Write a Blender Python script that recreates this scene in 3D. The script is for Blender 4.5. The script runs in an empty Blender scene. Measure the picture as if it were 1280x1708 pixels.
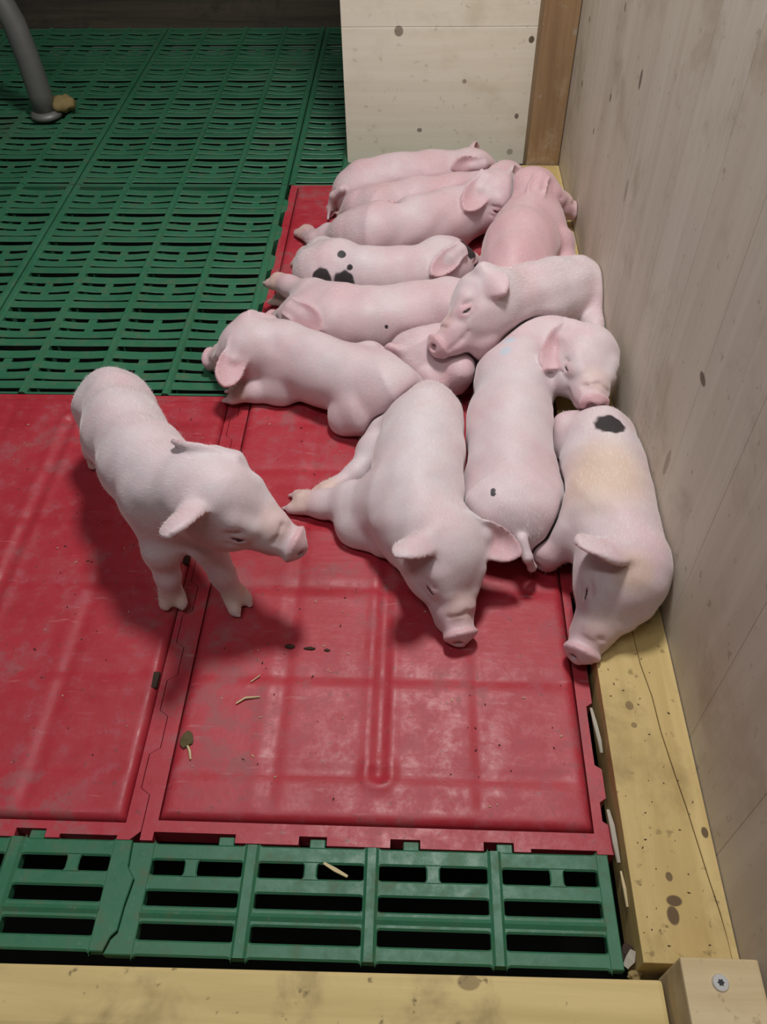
import bpy, bmesh, math, random
import numpy as np
from mathutils import Vector, Matrix

# ------------------------------------------------------------------ camera, world, lights, exposure
sc = bpy.context.scene
COL = sc.collection
cam_d = bpy.data.cameras.new('camera')
cam = bpy.data.objects.new('camera', cam_d)
COL.objects.link(cam)
cam_d.sensor_fit = 'VERTICAL'
cam_d.sensor_height = 24.0
cam_d.lens = 24.0 * 1367.0 / 1708.0
cam_d.clip_start = 0.02
# columns: camera right, up, -forward in world axes (x right along the plates, y into the pen, z up)
cam.matrix_world = Matrix(((0.9992079, -0.0166958, 0.0361224, 0.0),
                           (0.0365169, 0.7454315, -0.6655812, 0.0),
                           (-0.0158144, 0.6663731, 0.7454507, 0.72),
                           (0, 0, 0, 1)))
sc.camera = cam

world = bpy.data.worlds.new('barn_air')
sc.world = world
world.use_nodes = True
wb = world.node_tree.nodes['Background']
wb.inputs[0].default_value = (1.0, 0.97, 0.93, 1)
wb.inputs[1].default_value = 0.055


def area(name, loc, target, size, power, color, shape='RECTANGLE', size_y=None):
    d = bpy.data.lights.new(name, 'AREA')
    d.shape = shape
    d.size = size
    if size_y:
        d.size_y = size_y
    d.energy = power
    d.color = color
    o = bpy.data.objects.new(name, d)
    COL.objects.link(o)
    o.location = loc
    o.rotation_euler = (Vector(target) - Vector(loc)).to_track_quat('-Z', 'Y').to_euler()
    return o


area('nest_lamp', (0.02, 0.92, 1.50), (0.02, 0.85, 0.0), 0.24, 17.5, (1.0, 0.985, 0.97), 'DISK')
area('front_fill', (-0.6, -0.2, 2.4), (-0.2, 0.9, 0.0), 1.3, 13.0, (0.95, 0.98, 1.0), 'RECTANGLE', 0.2)  # unseen fill light, added to brighten the walls, batten and sill

vs = sc.view_settings
vs.view_transform = 'Standard'
vs.look = 'None'
vs.gamma = 1.0
vs.use_curve_mapping = False
vs.exposure = 0.0

random.seed(7)


# ------------------------------------------------------------------ helpers
def obj(name, me, mat=None, parent=None):
    o = bpy.data.objects.new(name, me)
    COL.objects.link(o)
    if mat is not None and not me.materials:
        me.materials.append(mat)
    if parent is not None:
        o.parent = parent
    return o


def empty(name, loc=(0, 0, 0), rz=0.0):
    o = bpy.data.objects.new(name, None)
    COL.objects.link(o)
    o.location = loc
    o.rotation_euler = (0, 0, rz)
    o.empty_display_size = 0.05
    return o


def tag(o, label=None, cat=None, group=None, kind=None):
    if label: o['label'] = label
    if cat: o['category'] = cat
    if group: o['group'] = group
    if kind: o['kind'] = kind
    return o


def mesh_from(name, verts, faces, smooth=False):
    me = bpy.data.meshes.new(name)
    me.from_pydata(verts, [], faces)
    me.update()
    if smooth:
        me.polygons.foreach_set('use_smooth', [True] * len(me.polygons))
    return me


def bm_mesh(name, bm, smooth=False):
    me = bpy.data.meshes.new(name)
    bmesh.ops.recalc_face_normals(bm, faces=bm.faces)
    bm.to_mesh(me)
    bm.free()
    if smooth:
        me.polygons.foreach_set('use_smooth', [True] * len(me.polygons))
    return me


def prism(name, pts, z0, z1, bevel=0.0, seg=2):
    """flat outline pts (x, y) extruded from z0 to z1, top edge bevelled"""
    bm = bmesh.new()
    top = [bm.verts.new((x, y, z1)) for x, y in pts]
    bot = [bm.verts.new((x, y, z0)) for x, y in pts]
    ft = bm.faces.new(top)
    bm.faces.new(bot[::-1])
    n = len(pts)
    for i in range(n):
        bm.faces.new((top[i], bot[i], bot[(i + 1) % n], top[(i + 1) % n]))
    if bevel:
        bmesh.ops.recalc_face_normals(bm, faces=bm.faces)
        bmesh.ops.bevel(bm, geom=list(ft.edges), offset=bevel, segments=seg, affect='EDGES', profile=0.6)
    return bm_mesh(name, bm)


def box(name, x0, x1, y0, y1, z0, z1, bevel=0.0, seg=2):
    bm = bmesh.new()
    bmesh.ops.create_cube(bm, size=1.0, matrix=Matrix.Translation(((x0 + x1) / 2, (y0 + y1) / 2, (z0 + z1) / 2)) @
                          Matrix.Diagonal((x1 - x0, y1 - y0, z1 - z0, 1)))
    if bevel:
        bmesh.ops.bevel(bm, geom=list(bm.edges), offset=bevel, segments=seg, affect='EDGES', profile=0.6)
    return bm_mesh(name, bm)


def tube(name, pts, radii, n=12, smooth=True, cap=True):
    """swept round tube through pts"""
    P = [Vector(p) for p in pts]
    verts, faces = [], []
    t = (P[1] - P[0]).normalized()
    a = t.orthogonal().normalized()
    for i, p in enumerate(P):
        if i == 0: tt = P[1] - P[0]
        elif i == len(P) - 1: tt = P[-1] - P[-2]
        else: tt = P[i + 1] - P[i - 1]
        tt.normalize()
        a = (a - tt * a.dot(tt)).normalized()
        b = tt.cross(a)
        for k in range(n):
            w = 2 * math.pi * k / n
            verts.append(p + (a * math.cos(w) + b * math.sin(w)) * radii[i])
    for i in range(len(P) - 1):
        for k in range(n):
            faces.append((i * n + k, i * n + (k + 1) % n, (i + 1) * n + (k + 1) % n, (i + 1) * n + k))
    if cap:
        faces.append(tuple(range(n))[::-1])
        faces.append(tuple((len(P) - 1) * n + k for k in range(n)))
    return mesh_from(name, verts, faces, smooth)


# ------------------------------------------------------------------ materials
class NT:
    def __init__(self, name):
        self.m = bpy.data.materials.new(name)
        self.m.use_nodes = True
        self.t = self.m.node_tree
        self.b = self.t.nodes['Principled BSDF']

    def n(self, typ, **kw):
        nd = self.t.nodes.new(typ)
        for k, v in kw.items():
            setattr(nd, k, v)
        return nd

    def l(self, a, b):
        self.t.links.new(a, b)

    def val(self, sock, v):
        if hasattr(v, 'is_output'):
            self.l(v, sock)
        else:
            sock.default_value = v

    def coords(self, scale=(1, 1, 1), kind='Object', rot=(0, 0, 0)):
        tc = self.n('ShaderNodeTexCoord')
        mp = self.n('ShaderNodeMapping')
        mp.inputs['Scale'].default_value = scale
        mp.inputs['Rotation'].default_value = rot
        self.l(tc.outputs[kind], mp.inputs[0])
        return mp.outputs[0]

    def worldpos(self, scale=(1, 1, 1), rot=(0, 0, 0)):
        g = self.n('ShaderNodeNewGeometry')
        mp = self.n('ShaderNodeMapping')
        mp.inputs['Scale'].default_value = scale
        mp.inputs['Rotation'].default_value = rot
        self.l(g.outputs['Position'], mp.inputs[0])
        return mp.outputs[0]

    def noise(self, vec, scale, detail=4, rough=0.55, dist=0.0):
        nd = self.n('ShaderNodeTexNoise')
        nd.inputs['Scale'].default_value = scale
        nd.inputs['Detail'].default_value = detail
        nd.inputs['Roughness'].default_value = rough
        nd.inputs['Distortion'].default_value = dist
        self.l(vec, nd.inputs['Vector'])
        return nd.outputs[0]

    def ramp(self, fac, stops):
        nd = self.n('ShaderNodeValToRGB')
        e = nd.color_ramp.elements
        while len(e) < len(stops):
            e.new(0.5)
        for el, (p, c) in zip(e, stops):
            el.position = p
            el.color = (c[0], c[1], c[2], 1) if not isinstance(c, (int, float)) else (c, c, c, 1)
        self.l(fac, nd.inputs[0])
        return nd.outputs[0]

    def mix(self, fac, a, b, mode='MIX'):
        nd = self.n('ShaderNodeMix', data_type='RGBA', blend_type=mode)
        self.val(nd.inputs[0], fac)
        for s, v in ((nd.inputs[6], a), (nd.inputs[7], b)):
            if isinstance(v, tuple):
                v = (v[0], v[1], v[2], 1)
            self.val(s, v)
        return nd.outputs[2]

    def math(self, op, a, b=0.0, clamp=False):
        nd = self.n('ShaderNodeMath', operation=op, use_clamp=clamp)
        self.val(nd.inputs[0], a)
        self.val(nd.inputs[1], b)
        return nd.outputs[0]

    def range(self, v, a, b, c=0.0, d=1.0):
        nd = self.n('ShaderNodeMapRange', interpolation_type='SMOOTHSTEP')
        self.val(nd.inputs[0], v)
        for i, x in enumerate((a, b, c, d)):
            nd.inputs[i + 1].default_value = x
        return nd.outputs[0]

    def bump(self, h, strength, dist=0.002):
        nd = self.n('ShaderNodeBump')
        nd.inputs['Strength'].default_value = strength
        nd.inputs['Distance'].default_value = dist
        self.l(h, nd.inputs['Height'])
        self.l(nd.outputs[0], self.b.inputs['Normal'])

    def out(self, color=None, rough=0.6, spec=0.4, **kw):
        if color is not None:
            if isinstance(color, tuple):
                color = (color[0], color[1], color[2], 1)
            self.val(self.b.inputs['Base Color'], color)
        self.val(self.b.inputs['Roughness'], rough)
        self.b.inputs['Specular IOR Level'].default_value = spec
        for k, v in kw.items():
            self.val(self.b.inputs[k], v)
        return self.m


def wood(name, light, dark, axis, scale=1.0, knots=(), stain=None, stain_amt=0.0, rough=0.65, boards=True):
    """axis: grain direction 0 x, 1 y, 2 z.  knots: (x, y, z, rx, ry, rz, strength)"""
    t = NT(name)
    s = [22.0, 22.0, 22.0]
    s[axis] = 1.3
    v = t.worldpos(tuple(k * scale for k in s))
    g = t.noise(v, 1.6, 6, 0.6, 0.7)
    s2 = [120.0, 120.0, 120.0]
    s2[axis] = 3.0
    fine = t.noise(t.worldpos(tuple(k * scale for k in s2)), 1.5, 3, 0.6)
    col = t.mix(t.range(g, 0.3, 0.7), dark, light)
    col = t.mix(t.math('MULTIPLY', fine, 0.25), col, (dark[0] * .8, dark[1] * .8, dark[2] * .75))
    if boards:
        oi = t.n('ShaderNodeObjectInfo')
        col = t.mix(t.math('MULTIPLY', oi.outputs['Random'], 0.28), col, (dark[0], dark[1] * .96, dark[2] * .9))
    if stain:
        sn = t.noise(t.worldpos((9, 9, 9)), 1.0, 5, 0.65, 0.3)
        col = t.mix(t.math('MULTIPLY', t.range(sn, 0.5, 0.72), stain_amt), col, stain)
        sp = t.noise(t.worldpos((70, 70, 70)), 1.0, 3, 0.6)
        col = t.mix(t.math('MULTIPLY', t.range(sp, 0.63, 0.72), stain_amt), col, tuple(c * .6 for c in stain))
    if knots:
        gp = t.n('ShaderNodeNewGeometry')
        for (x, y, z, rx, ry, rz, st) in knots:
            a = t.n('ShaderNodeVectorMath', operation='SUBTRACT')
            t.l(gp.outputs['Position'], a.inputs[0])
            a.inputs[1].default_value = (x, y, z)
            b = t.n('ShaderNodeVectorMath', operation='DIVIDE')
            t.l(a.outputs[0], b.inputs[0])
            b.inputs[1].default_value = (rx, ry, rz)
            c = t.n('ShaderNodeVectorMath', operation='LENGTH')
            t.l(b.outputs[0], c.inputs[0])
            f = t.range(c.outputs['Value'], 0.8, 1.08, st, 0.0)
            col = t.mix(f, col, (0.075, 0.042, 0.022))
    t.bump(fine, 0.15, 0.001)
    return t.out(col, rough, 0.25)


def plastic_red(name):
    t = NT(name)
    p = t.worldpos((1, 1, 1))
    n1 = t.noise(t.worldpos((7, 7, 7)), 1.0, 5, 0.6)
    n2 = t.noise(t.worldpos((45, 45, 45)), 1.0, 5, 0.7)
    n3 = t.noise(t.worldpos((160, 160, 160)), 1.0, 3, 0.6)
    col = t.mix(t.range(n1, 0.3, 0.7), (0.33, 0.016, 0.027), (0.40, 0.034, 0.050))
    # dried dung film and chalky scuffs
    col = t.mix(t.math('MULTIPLY', t.range(n2, 0.52, 0.72), 0.32), col, (0.33, 0.12, 0.145))
    film = t.math('MULTIPLY', t.range(n1, 0.47, 0.62), t.range(n2, 0.44, 0.58))
    col = t.mix(t.math('MULTIPLY', film, 0.36), col, (0.165, 0.105, 0.095))
    col = t.mix(t.math('MULTIPLY', t.range(n3, 0.62, 0.72), 0.55), col, (0.10, 0.045, 0.04))
    # diagonal scuff streaks left by hooves on the tread pattern
    st = t.noise(t.worldpos((26, 150, 30), (0, 0, math.radians(38))), 1.0, 2, 0.5)
    col = t.mix(t.math('MULTIPLY', t.range(st, 0.66, 0.78), 0.30), col, (0.52, 0.22, 0.22))
    rough = t.range(n2, 0.3, 0.7, 0.38, 0.60)
    h = t.math('ADD', t.math('MULTIPLY', st, 0.6), t.math('MULTIPLY', n3, 0.4))
    t.bump(h, 0.22, 0.0015)
    return t.out(col, rough, 0.42)


def plastic_green(name):
    t = NT(name)
    n1 = t.noise(t.worldpos((5, 5, 5)), 1.0, 5, 0.6)
    n2 = t.noise(t.worldpos((60, 60, 60)), 1.0, 4, 0.65)
    n3 = t.noise(t.worldpos((200, 200, 200)), 1.0, 2, 0.6)
    col = t.mix(t.range(n1, 0.3, 0.7), (0.022, 0.118, 0.058), (0.036, 0.150, 0.078))
    col = t.mix(t.math('MULTIPLY', t.range(n2, 0.5, 0.72), 0.55), col, (0.085, 0.105, 0.055))
    col = t.mix(t.math('MULTIPLY', t.range(n1, 0.55, 0.75), 0.45), col, (0.060, 0.060, 0.036))
    col = t.mix(t.math('MULTIPLY', t.range(n3, 0.62, 0.72), 0.35), col, (0.10, 0.19, 0.14))
    t.bump(n2, 0.2, 0.001)
    return t.out(col, t.range(n2, 0.3, 0.7, 0.38, 0.6), 0.4)


def piglet_skin(name):
    t = NT(name)
    at = t.n('ShaderNodeVertexColor', layer_name='skin')
    sep = t.n('ShaderNodeSeparateColor')
    t.l(at.outputs[0], sep.inputs[0])
    pink, spot, dirt = sep.outputs[0], sep.outputs[1], sep.outputs[2]
    c = t.coords((1, 1, 1))
    n1 = t.noise(c, 14.0, 4, 0.55)
    n2 = t.noise(c, 160.0, 4, 0.6)
    hair = t.noise(t.coords((1, 1, 1), rot=(0.5, 0.3, 0.8)), 900.0, 2, 0.5)
    pk = t.math('ADD', pink, t.math('MULTIPLY', t.math('SUBTRACT', n1, 0.5), 1.3), True)
    white, rosy = (0.625, 0.58, 0.60), (0.575, 0.335, 0.365)
    col = t.mix(pk, white, rosy)
    deep = t.range(pink, 0.95, 1.6)
    col = t.mix(t.math('MULTIPLY', n2, 0.22), col, (0.50, 0.35, 0.36))
    col = t.mix(t.math('MULTIPLY', t.range(hair, 0.5, 0.8), 0.25), col, (0.86, 0.80, 0.75))
    col = t.mix(t.math('MULTIPLY', at.outputs['Alpha'], 0.6), col, (0.40, 0.55, 0.66))
    col = t.mix(dirt, col, (0.58, 0.40, 0.23))
    col = t.mix(t.range(spot, 0.25, 0.75, 0, 0.96), col, (0.008, 0.0075, 0.008))
    h = t.math('ADD', t.math('MULTIPLY', n2, 0.6), t.math('MULTIPLY', hair, 0.4))
    t.bump(h, 0.18, 0.0012)
    m = t.out(col, 0.52, 0.3)
    b = t.b
    b.inputs['Subsurface Weight'].default_value = 0.12
    b.inputs['Subsurface Radius'].default_value = (1.0, 0.42, 0.32)
    b.inputs['Subsurface Scale'].default_value = 0.008
    t.l(t.math('MULTIPLY', t.range(spot, 0.2, 0.7, 1.0, 0.05), 0.35), b.inputs['Sheen Weight'])
    b.inputs['Sheen Roughness'].default_value = 0.45
    b.inputs['Sheen Tint'].default_value = (1, 0.97, 0.95, 1)
    return m


def simple(name, color, rough=0.6, spec=0.4, metal=0.0, var=0.25, scale=60):
    t = NT(name)
    nz = t.noise(t.worldpos((scale,) * 3), 1.0, 4, 0.6)
    col = t.mix(t.math('MULTIPLY', nz, var), color, tuple(c * 0.45 for c in color))
    return t.out(col, rough, spec, Metallic=metal)


M_RED = plastic_red('red_plastic')
M_GREEN = plastic_green('green_plastic')
M_SKIN = piglet_skin('piglet_skin')
M_HAIR = simple('white_bristles', (0.86, 0.82, 0.78), 0.5, 0.3, 0.0, 0.0)
M_PIT = simple('slurry_pit', (0.012, 0.011, 0.009), 0.8, 0.2)
M_STEEL = simple('galvanised_steel', (0.20, 0.195, 0.18), 0.5, 0.5, 0.35, 0.5, 25)
M_DIRTY = simple('dung_crust', (0.26, 0.19, 0.08), 0.85, 0.2)
M_ZINC = simple('zinc_screw', (0.72, 0.72, 0.72), 0.3, 0.5, 0.8, 0.15)
M_DARK = simple('screw_recess', (0.03, 0.03, 0.035), 0.5, 0.4, 0.3)
M_STRAW = simple('straw', (0.55, 0.44, 0.25), 0.7, 0.3)
M_PALE = simple('pale_splinter_wood', (0.42, 0.38, 0.31), 0.75, 0.2)
M_DUNG = simple('dark_crumbs', (0.05, 0.03, 0.022), 0.85, 0.2)
M_EYE = simple('eye_dark', (0.012, 0.010, 0.012), 0.12, 0.6, 0.0, 0.0)
# ------------------------------------------------------------------ setting: pit, walls, timbers
WX = 0.256          # face of the right-hand wall
BY = 1.537          # face of the back panel
tag(obj('floor', box('floor', -2.4, 0.6, -0.4, 3.0, -0.42, -0.36), M_PIT), 'dark slurry pit floor under the slats', kind='structure')

W_RIGHT = wood('spruce_panel_wall', (0.63, 0.57, 0.485), (0.53, 0.465, 0.385), 2, 0.8,
               [(WX, 1.02, 0.34, .02, .006, .012, .75), (WX, 1.38, 0.20, .02, .004, .006, .9), (WX, 1.16, 0.265, .02, .004, .006, .9),
                (WX, 1.40, 0.285, .02, .004, .005, .8), (WX, 1.23, 0.19, .02, .0035, .005, .8), (WX, 0.98, 0.225, .02, .006, .016, .35),
                (WX, 1.17, 0.37, .02, .004, .006, .7), (WX, 0.585, 0.25, .02, .010, .005, .8), (WX, 0.60, 0.13, .02, .006, .018, .4)],
               (0.22, 0.16, 0.085), 0.35)
W_BACK = wood('spruce_panel_back', (0.84, 0.775, 0.66), (0.76, 0.68, 0.55), 0, 0.8,
              [(-0.038, BY, 0.226, .008, .02, .009, .7), (0.188, BY, 0.212, .005, .02, .006, .9), (0.078, BY, 0.145, .004, .02, .004, .6),
               (0.176, BY, 0.085, .004, .02, .005, .8), (0.0, BY, 0.06, .005, .02, .004, .7), (0.17, BY, 0.02, .006, .02, .006, .5)],
              (0.34, 0.26, 0.12), 0.25)
W_POST = wood('weathered_post', (0.36, 0.235, 0.125), (0.235, 0.14, 0.07), 2, 1.0, (), (0.55, 0.47, 0.37), 0.75, boards=False)
W_BATTEN = wood('yellow_batten', (0.56, 0.42, 0.185), (0.45, 0.32, 0.125), 1, 1.0,
                [(0.2135, 0.2125, 0.022, .0065, .0045, .02, .9), (0.2105, 0.2015, 0.022, .005, .0075, .02, .9), (0.213, 0.231, 0.022, .003, .004, .02, .8),
                 (0.206, 0.385, 0.022, .004, .005, .02, .6), (0.207, 0.365, 0.022, .003, .003, .02, .6), (0.250, 0.268, 0.022, .003, .005, .02, .9)],
                (0.20, 0.13, 0.05), 0.55, boards=False)
W_FRONT = wood('front_sill_wood', (0.64, 0.495, 0.225), (0.50, 0.37, 0.155), 0, 1.0,
               [(0.0472, 0.1478, 0.03, .009, .006, .02, .55)], (0.20, 0.14, 0.06), 0.75, boards=False)
W_FAR = wood('grimy_sill_wood', (0.075, 0.06, 0.042), (0.03, 0.026, 0.022), 0, 1.0, (), (0.02, 0.02, 0.018), 0.5)

# right wall: upright spruce staves glued side by side
wr = tag(obj('wall_right', box('wall_right_backing', WX + 0.020, WX + 0.034, -0.10, BY + 0.06, -0.05, 0.80), W_RIGHT),
         'light spruce board wall on the right side of the pen', kind='structure')
edges = [-0.10, 0.02, 0.13, 0.25, 0.355, 0.47, 0.585, 0.69, 0.80, 0.91, 1.005, 1.12, 1.22, 1.335, 1.44, BY + 0.06]
for a, b in zip(edges, edges[1:]):
    obj('board', box('wall_board', WX, WX + 0.020, a + 0.0001, b - 0.0001, -0.04, 0.80, 0.0003, 1), W_RIGHT, wr)
wbk = tag(obj('wall_back', box('wall_back_backing', -0.136, WX + 0.02, BY + 0.020, BY + 0.030, -0.004, 0.80), W_BACK),
          'pale spruce board wall closing the back of the nest', kind='structure')
zz = [-0.004, 0.232, 0.352, 0.47, 0.59, 0.70, 0.80]
for a, b in zip(zz, zz[1:]):
    obj('board', box('wall_board', -0.136, WX + 0.0, BY, BY + 0.020, a + 0.0003, b - 0.0003, 0.0006, 1), W_BACK, wbk)

tag(obj('corner_post', box('corner_post', 0.196, WX - 0.001, BY - 0.055, BY - 0.0005, -0.03, 0.80, 0.003), W_POST),
    'brown square timber post in the back corner of the nest', 'post', None, 'thing')

# long batten along the foot of the right wall, with its drying crack
t_bat = tag(empty('floor_batten', (0.22, 0.16, 0)), 'yellowish timber batten along the foot of the right wall', 'timber', None, 'thing')


def world_child(name, me, mat, parent):
    o = obj(name, me, mat, parent)
    o.matrix_parent_inverse = parent.matrix_basis.inverted()
    return o


crack = [(0.222, 0.468), (0.2235, 0.43), (0.2285, 0.395), (0.2300, 0.36), (0.2345, 0.32), (0.2385, 0.29), (0.2415, 0.26), (0.2445, 0.23), (0.2475, 0.205), (0.2490, 0.185)]
left = [(0.1815, 0.160), (0.1815, 1.48)]
ptsL = [(0.1815, 0.167)] + [(0.2490, 0.167)] + [(x, y) for x, y in crack[::-1]] + [(0.222, 1.478), (0.1815, 1.478)]
ptsR = [(0.2494, 0.167), (WX - 0.001, 0.167), (WX - 0.001, 1.478), (0.2224, 1.478)] + [(x + (0.0009 if 0 < i < 9 else 0.0004), y) for i, (x, y) in enumerate(crack)]
world_child('batten_body', prism('batten_body', ptsL, -0.03, 0.022, 0.0004, 1), W_BATTEN, t_bat)
world_child('cracked_edge', prism('cracked_edge', ptsR, -0.03, 0.0216, 0.0004, 1), W_BATTEN, t_bat)

# front sill and corner block
fs = tag(obj('front_sill', box('front_sill', -1.3, 0.1915, -0.0415, 0.0, -0.03, 0.030, 0.0035), W_FRONT),
         'worn timber sill across the near edge of the green slats', 'timber')
fs.location = (0, 0.1525, 0)
fs.rotation_euler = (0, 0, 0.010)
t_blk = tag(empty('corner_block', (0.23, 0.12, 0.0)), 'short timber block with a zinc screw in the near right corner', 'timber')
W_BLOCK = wood('block_wood', (0.58, 0.46, 0.28), (0.46, 0.345, 0.19), 0, 1.0, (), (0.25, 0.17, 0.08), 0.4, boards=False)
BZ = 0.072
world_child('block_body', box('block_body', 0.1945, 0.2495, 0.060, 0.1600, -0.03, BZ, 0.002), W_BLOCK, t_blk)


def screw():
    bm = bmesh.new()
    bmesh.ops.create_cone(bm, cap_ends=True, segments=24, radius1=0.0062, radius2=0.0052, depth=0.0016, matrix=Matrix.Translation((0.2195, 0.1440, BZ + 0.0008)))
    me = bm_mesh('screw_head', bm)
    h = world_child('screw_head', me, M_ZINC, t_blk)
    bm = bmesh.new()
    pts = []
    for k in range(12):
        r = 0.0026 if k % 2 == 0 else 0.0017
        pts.append((0.2195 + r * math.cos(k * math.pi / 6), 0.1440 + r * math.sin(k * math.pi / 6)))
    r = obj('star_recess', prism('star_recess', pts, BZ + 0.0014, BZ + 0.00175), M_DARK, h)
    return h


screw()

# far end: grimy sill and low wall behind it
tag(obj('wall_far', box('wall_far', -2.4, 0.6, 2.42, 2.50, -0.05, 0.6), W_FAR), 'dark grimy wall at the far end of the pen', kind='structure')
t_far = tag(obj('far_sill', box('far_sill', -2.4, 0.3, 2.27, 2.335, -0.03, 0.085, 0.006),
                wood('far_sill_wood', (0.10, 0.078, 0.055), (0.05, 0.042, 0.034), 0, 1.0, (), (0.025, 0.025, 0.02), 0.6, boards=False)),
            'dark grimy timber sill across the far end of the slats', 'timber')

# steel stanchion at the far left
t_leg = tag(empty('steel_stanchion', (-0.783, 1.74, 0)), 'bent grey steel tube leg standing on the far green slats', 'pipe')
P = [(-0.783, 1.74, 0.006), (-0.783, 1.74, 0.05), (-0.785, 1.74, 0.12), (-0.792, 1.742, 0.18), (-0.812, 1.745, 0.24), (-0.85, 1.75, 0.30), (-0.91, 1.755, 0.36), (-1.0, 1.76, 0.42)]
world_child('tube', tube('tube', P, [0.024, 0.0235, 0.023, 0.023, 0.023, 0.023, 0.023, 0.023], 20), M_STEEL, t_leg)
world_child('foot_plate', tube('foot_plate', [(-0.781, 1.738, 0.0036), (-0.781, 1.738, 0.010), (-0.781, 1.738, 0.016)], [0.033, 0.032, 0.026], 20), M_STEEL, t_leg)
bm = bmesh.new()
bmesh.ops.create_icosphere(bm, subdivisions=3, radius=1.0)
for v in bm.verts:
    k = 1 + 0.18 * math.sin(7 * v.co.x + 3) * math.cos(6 * v.co.y)
    v.co = Vector((-0.748 + v.co.x * 0.028 * k, 1.755 + v.co.y * 0.026 * k, 0.0215 + v.co.z * 0.0145 * k))
world_child('dung_crust', bm_mesh('dung_crust', bm, True), M_DIRTY, t_leg)


# ------------------------------------------------------------------ green slatted floor
def slat_mesh(name, half_x, w, sag=0.0, depth=0.006, flare=0.0028, stub=None, b=0.0012, taper=0.0035):
    """bar along x, width w (y), rounded top edges, ends flaring into the ribs, top sagging between the ribs"""
    xs = [-half_x, -half_x + flare * .35, -half_x + flare, -half_x * .45, 0, half_x * .45, half_x - flare, half_x - flare * .35, half_x]
    verts, faces = [], []
    for x in xs:
        e = half_x - abs(x)
        fl = 0.0 if e >= flare else flare - math.sqrt(max(flare ** 2 - (flare - e) ** 2, 0))
        hw = w / 2 + fl
        z = -sag * (1 - (x / half_x) ** 2)
        for (yy, dz) in ((-hw + taper, -depth), (-hw, -b), (-hw + b, 0), (hw - b, 0), (hw, -b), (hw - taper, -depth)):
            verts.append((x, yy, z + dz if dz > -depth else -depth))
    for i in range(len(xs) - 1):
        for k in range(5):
            a = i * 6 + k
            faces.append((a, a + 6, a + 7, a + 1))
    if stub:
        sx, sy, cx = stub
        n0 = len(verts)
        zc = -sag * (1 - (cx / half_x) ** 2)
        for (x, y) in ((cx - sx, -sy), (cx + sx, -sy), (cx + sx, sy), (cx - sx, sy)):
            verts.append((x, y, zc - 0.0004))
        for (x, y) in ((cx - sx, -sy), (cx + sx, -sy), (cx + sx, sy), (cx - sx, sy)):
            verts.append((x, y, -depth))
        faces.append((n0, n0 + 1, n0 + 2, n0 + 3))
        for k in range(4):
            faces.append((n0 + k, n0 + 4 + k, n0 + 4 + (k + 1) % 4, n0 + (k + 1) % 4))
    return mesh_from(name, verts, faces)


def rib_mesh(name, x0, x1, y0, y1, z_top, depth=0.03, b=0.003):
    """rib along y with a rounded crest"""
    pr = [(x0, -depth), (x0, -0.0005), (x0 + b, z_top), (x1 - b, z_top), (x1, -0.0005), (x1, -depth)]
    verts = [(x, y0, z) for x, z in pr] + [(x, y1, z) for x, z in pr]
    faces = [(k, k + 1, k + 7, k + 6) for k in range(5)] + [(0, 6, 11, 5)][:0] + [(5, 4, 3, 2, 1, 0), (6, 7, 8, 9, 10, 11)]
    me = mesh_from(name, verts, faces)
    bm = bmesh.new(); bm.from_mesh(me); bmesh.ops.recalc_face_normals(bm, faces=bm.faces); bm.to_mesh(me); bm.free()
    return me


PX = 0.0993       # rib pitch
PY = 0.0963       # pattern pitch
# slot centres below a wide slot and their half widths: wide, split, split, narrow
SLOT = [(0.0, 0.0054), (0.0262, 0.0039), (0.0500, 0.0039), (0.0722, 0.0026)]
half_cell = PX / 2 - 0.0052
BARS = []
for k in range(4):
    c0, h0 = SLOT[k]
    c1, h1 = SLOT[(k + 1) % 4]
    if k == 3: c1 += PY
    a, b = c0 + h0, c1 - h1
    BARS.append(((a + b) / 2, b - a))
SL = [slat_mesh('slat_a', half_cell, BARS[0][1], 0.0020),
      slat_mesh('slat_h', half_cell, BARS[1][1], 0.0032, stub=(0.0062, BARS[1][1] / 2 + 0.0085, 0.0)),
      slat_mesh('slat_b', half_cell, BARS[2][1], 0.0020),
      slat_mesh('slat_c', half_cell, BARS[3][1], 0.0008)]
for m in SL:
    m.materials.append(M_GREEN)


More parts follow.
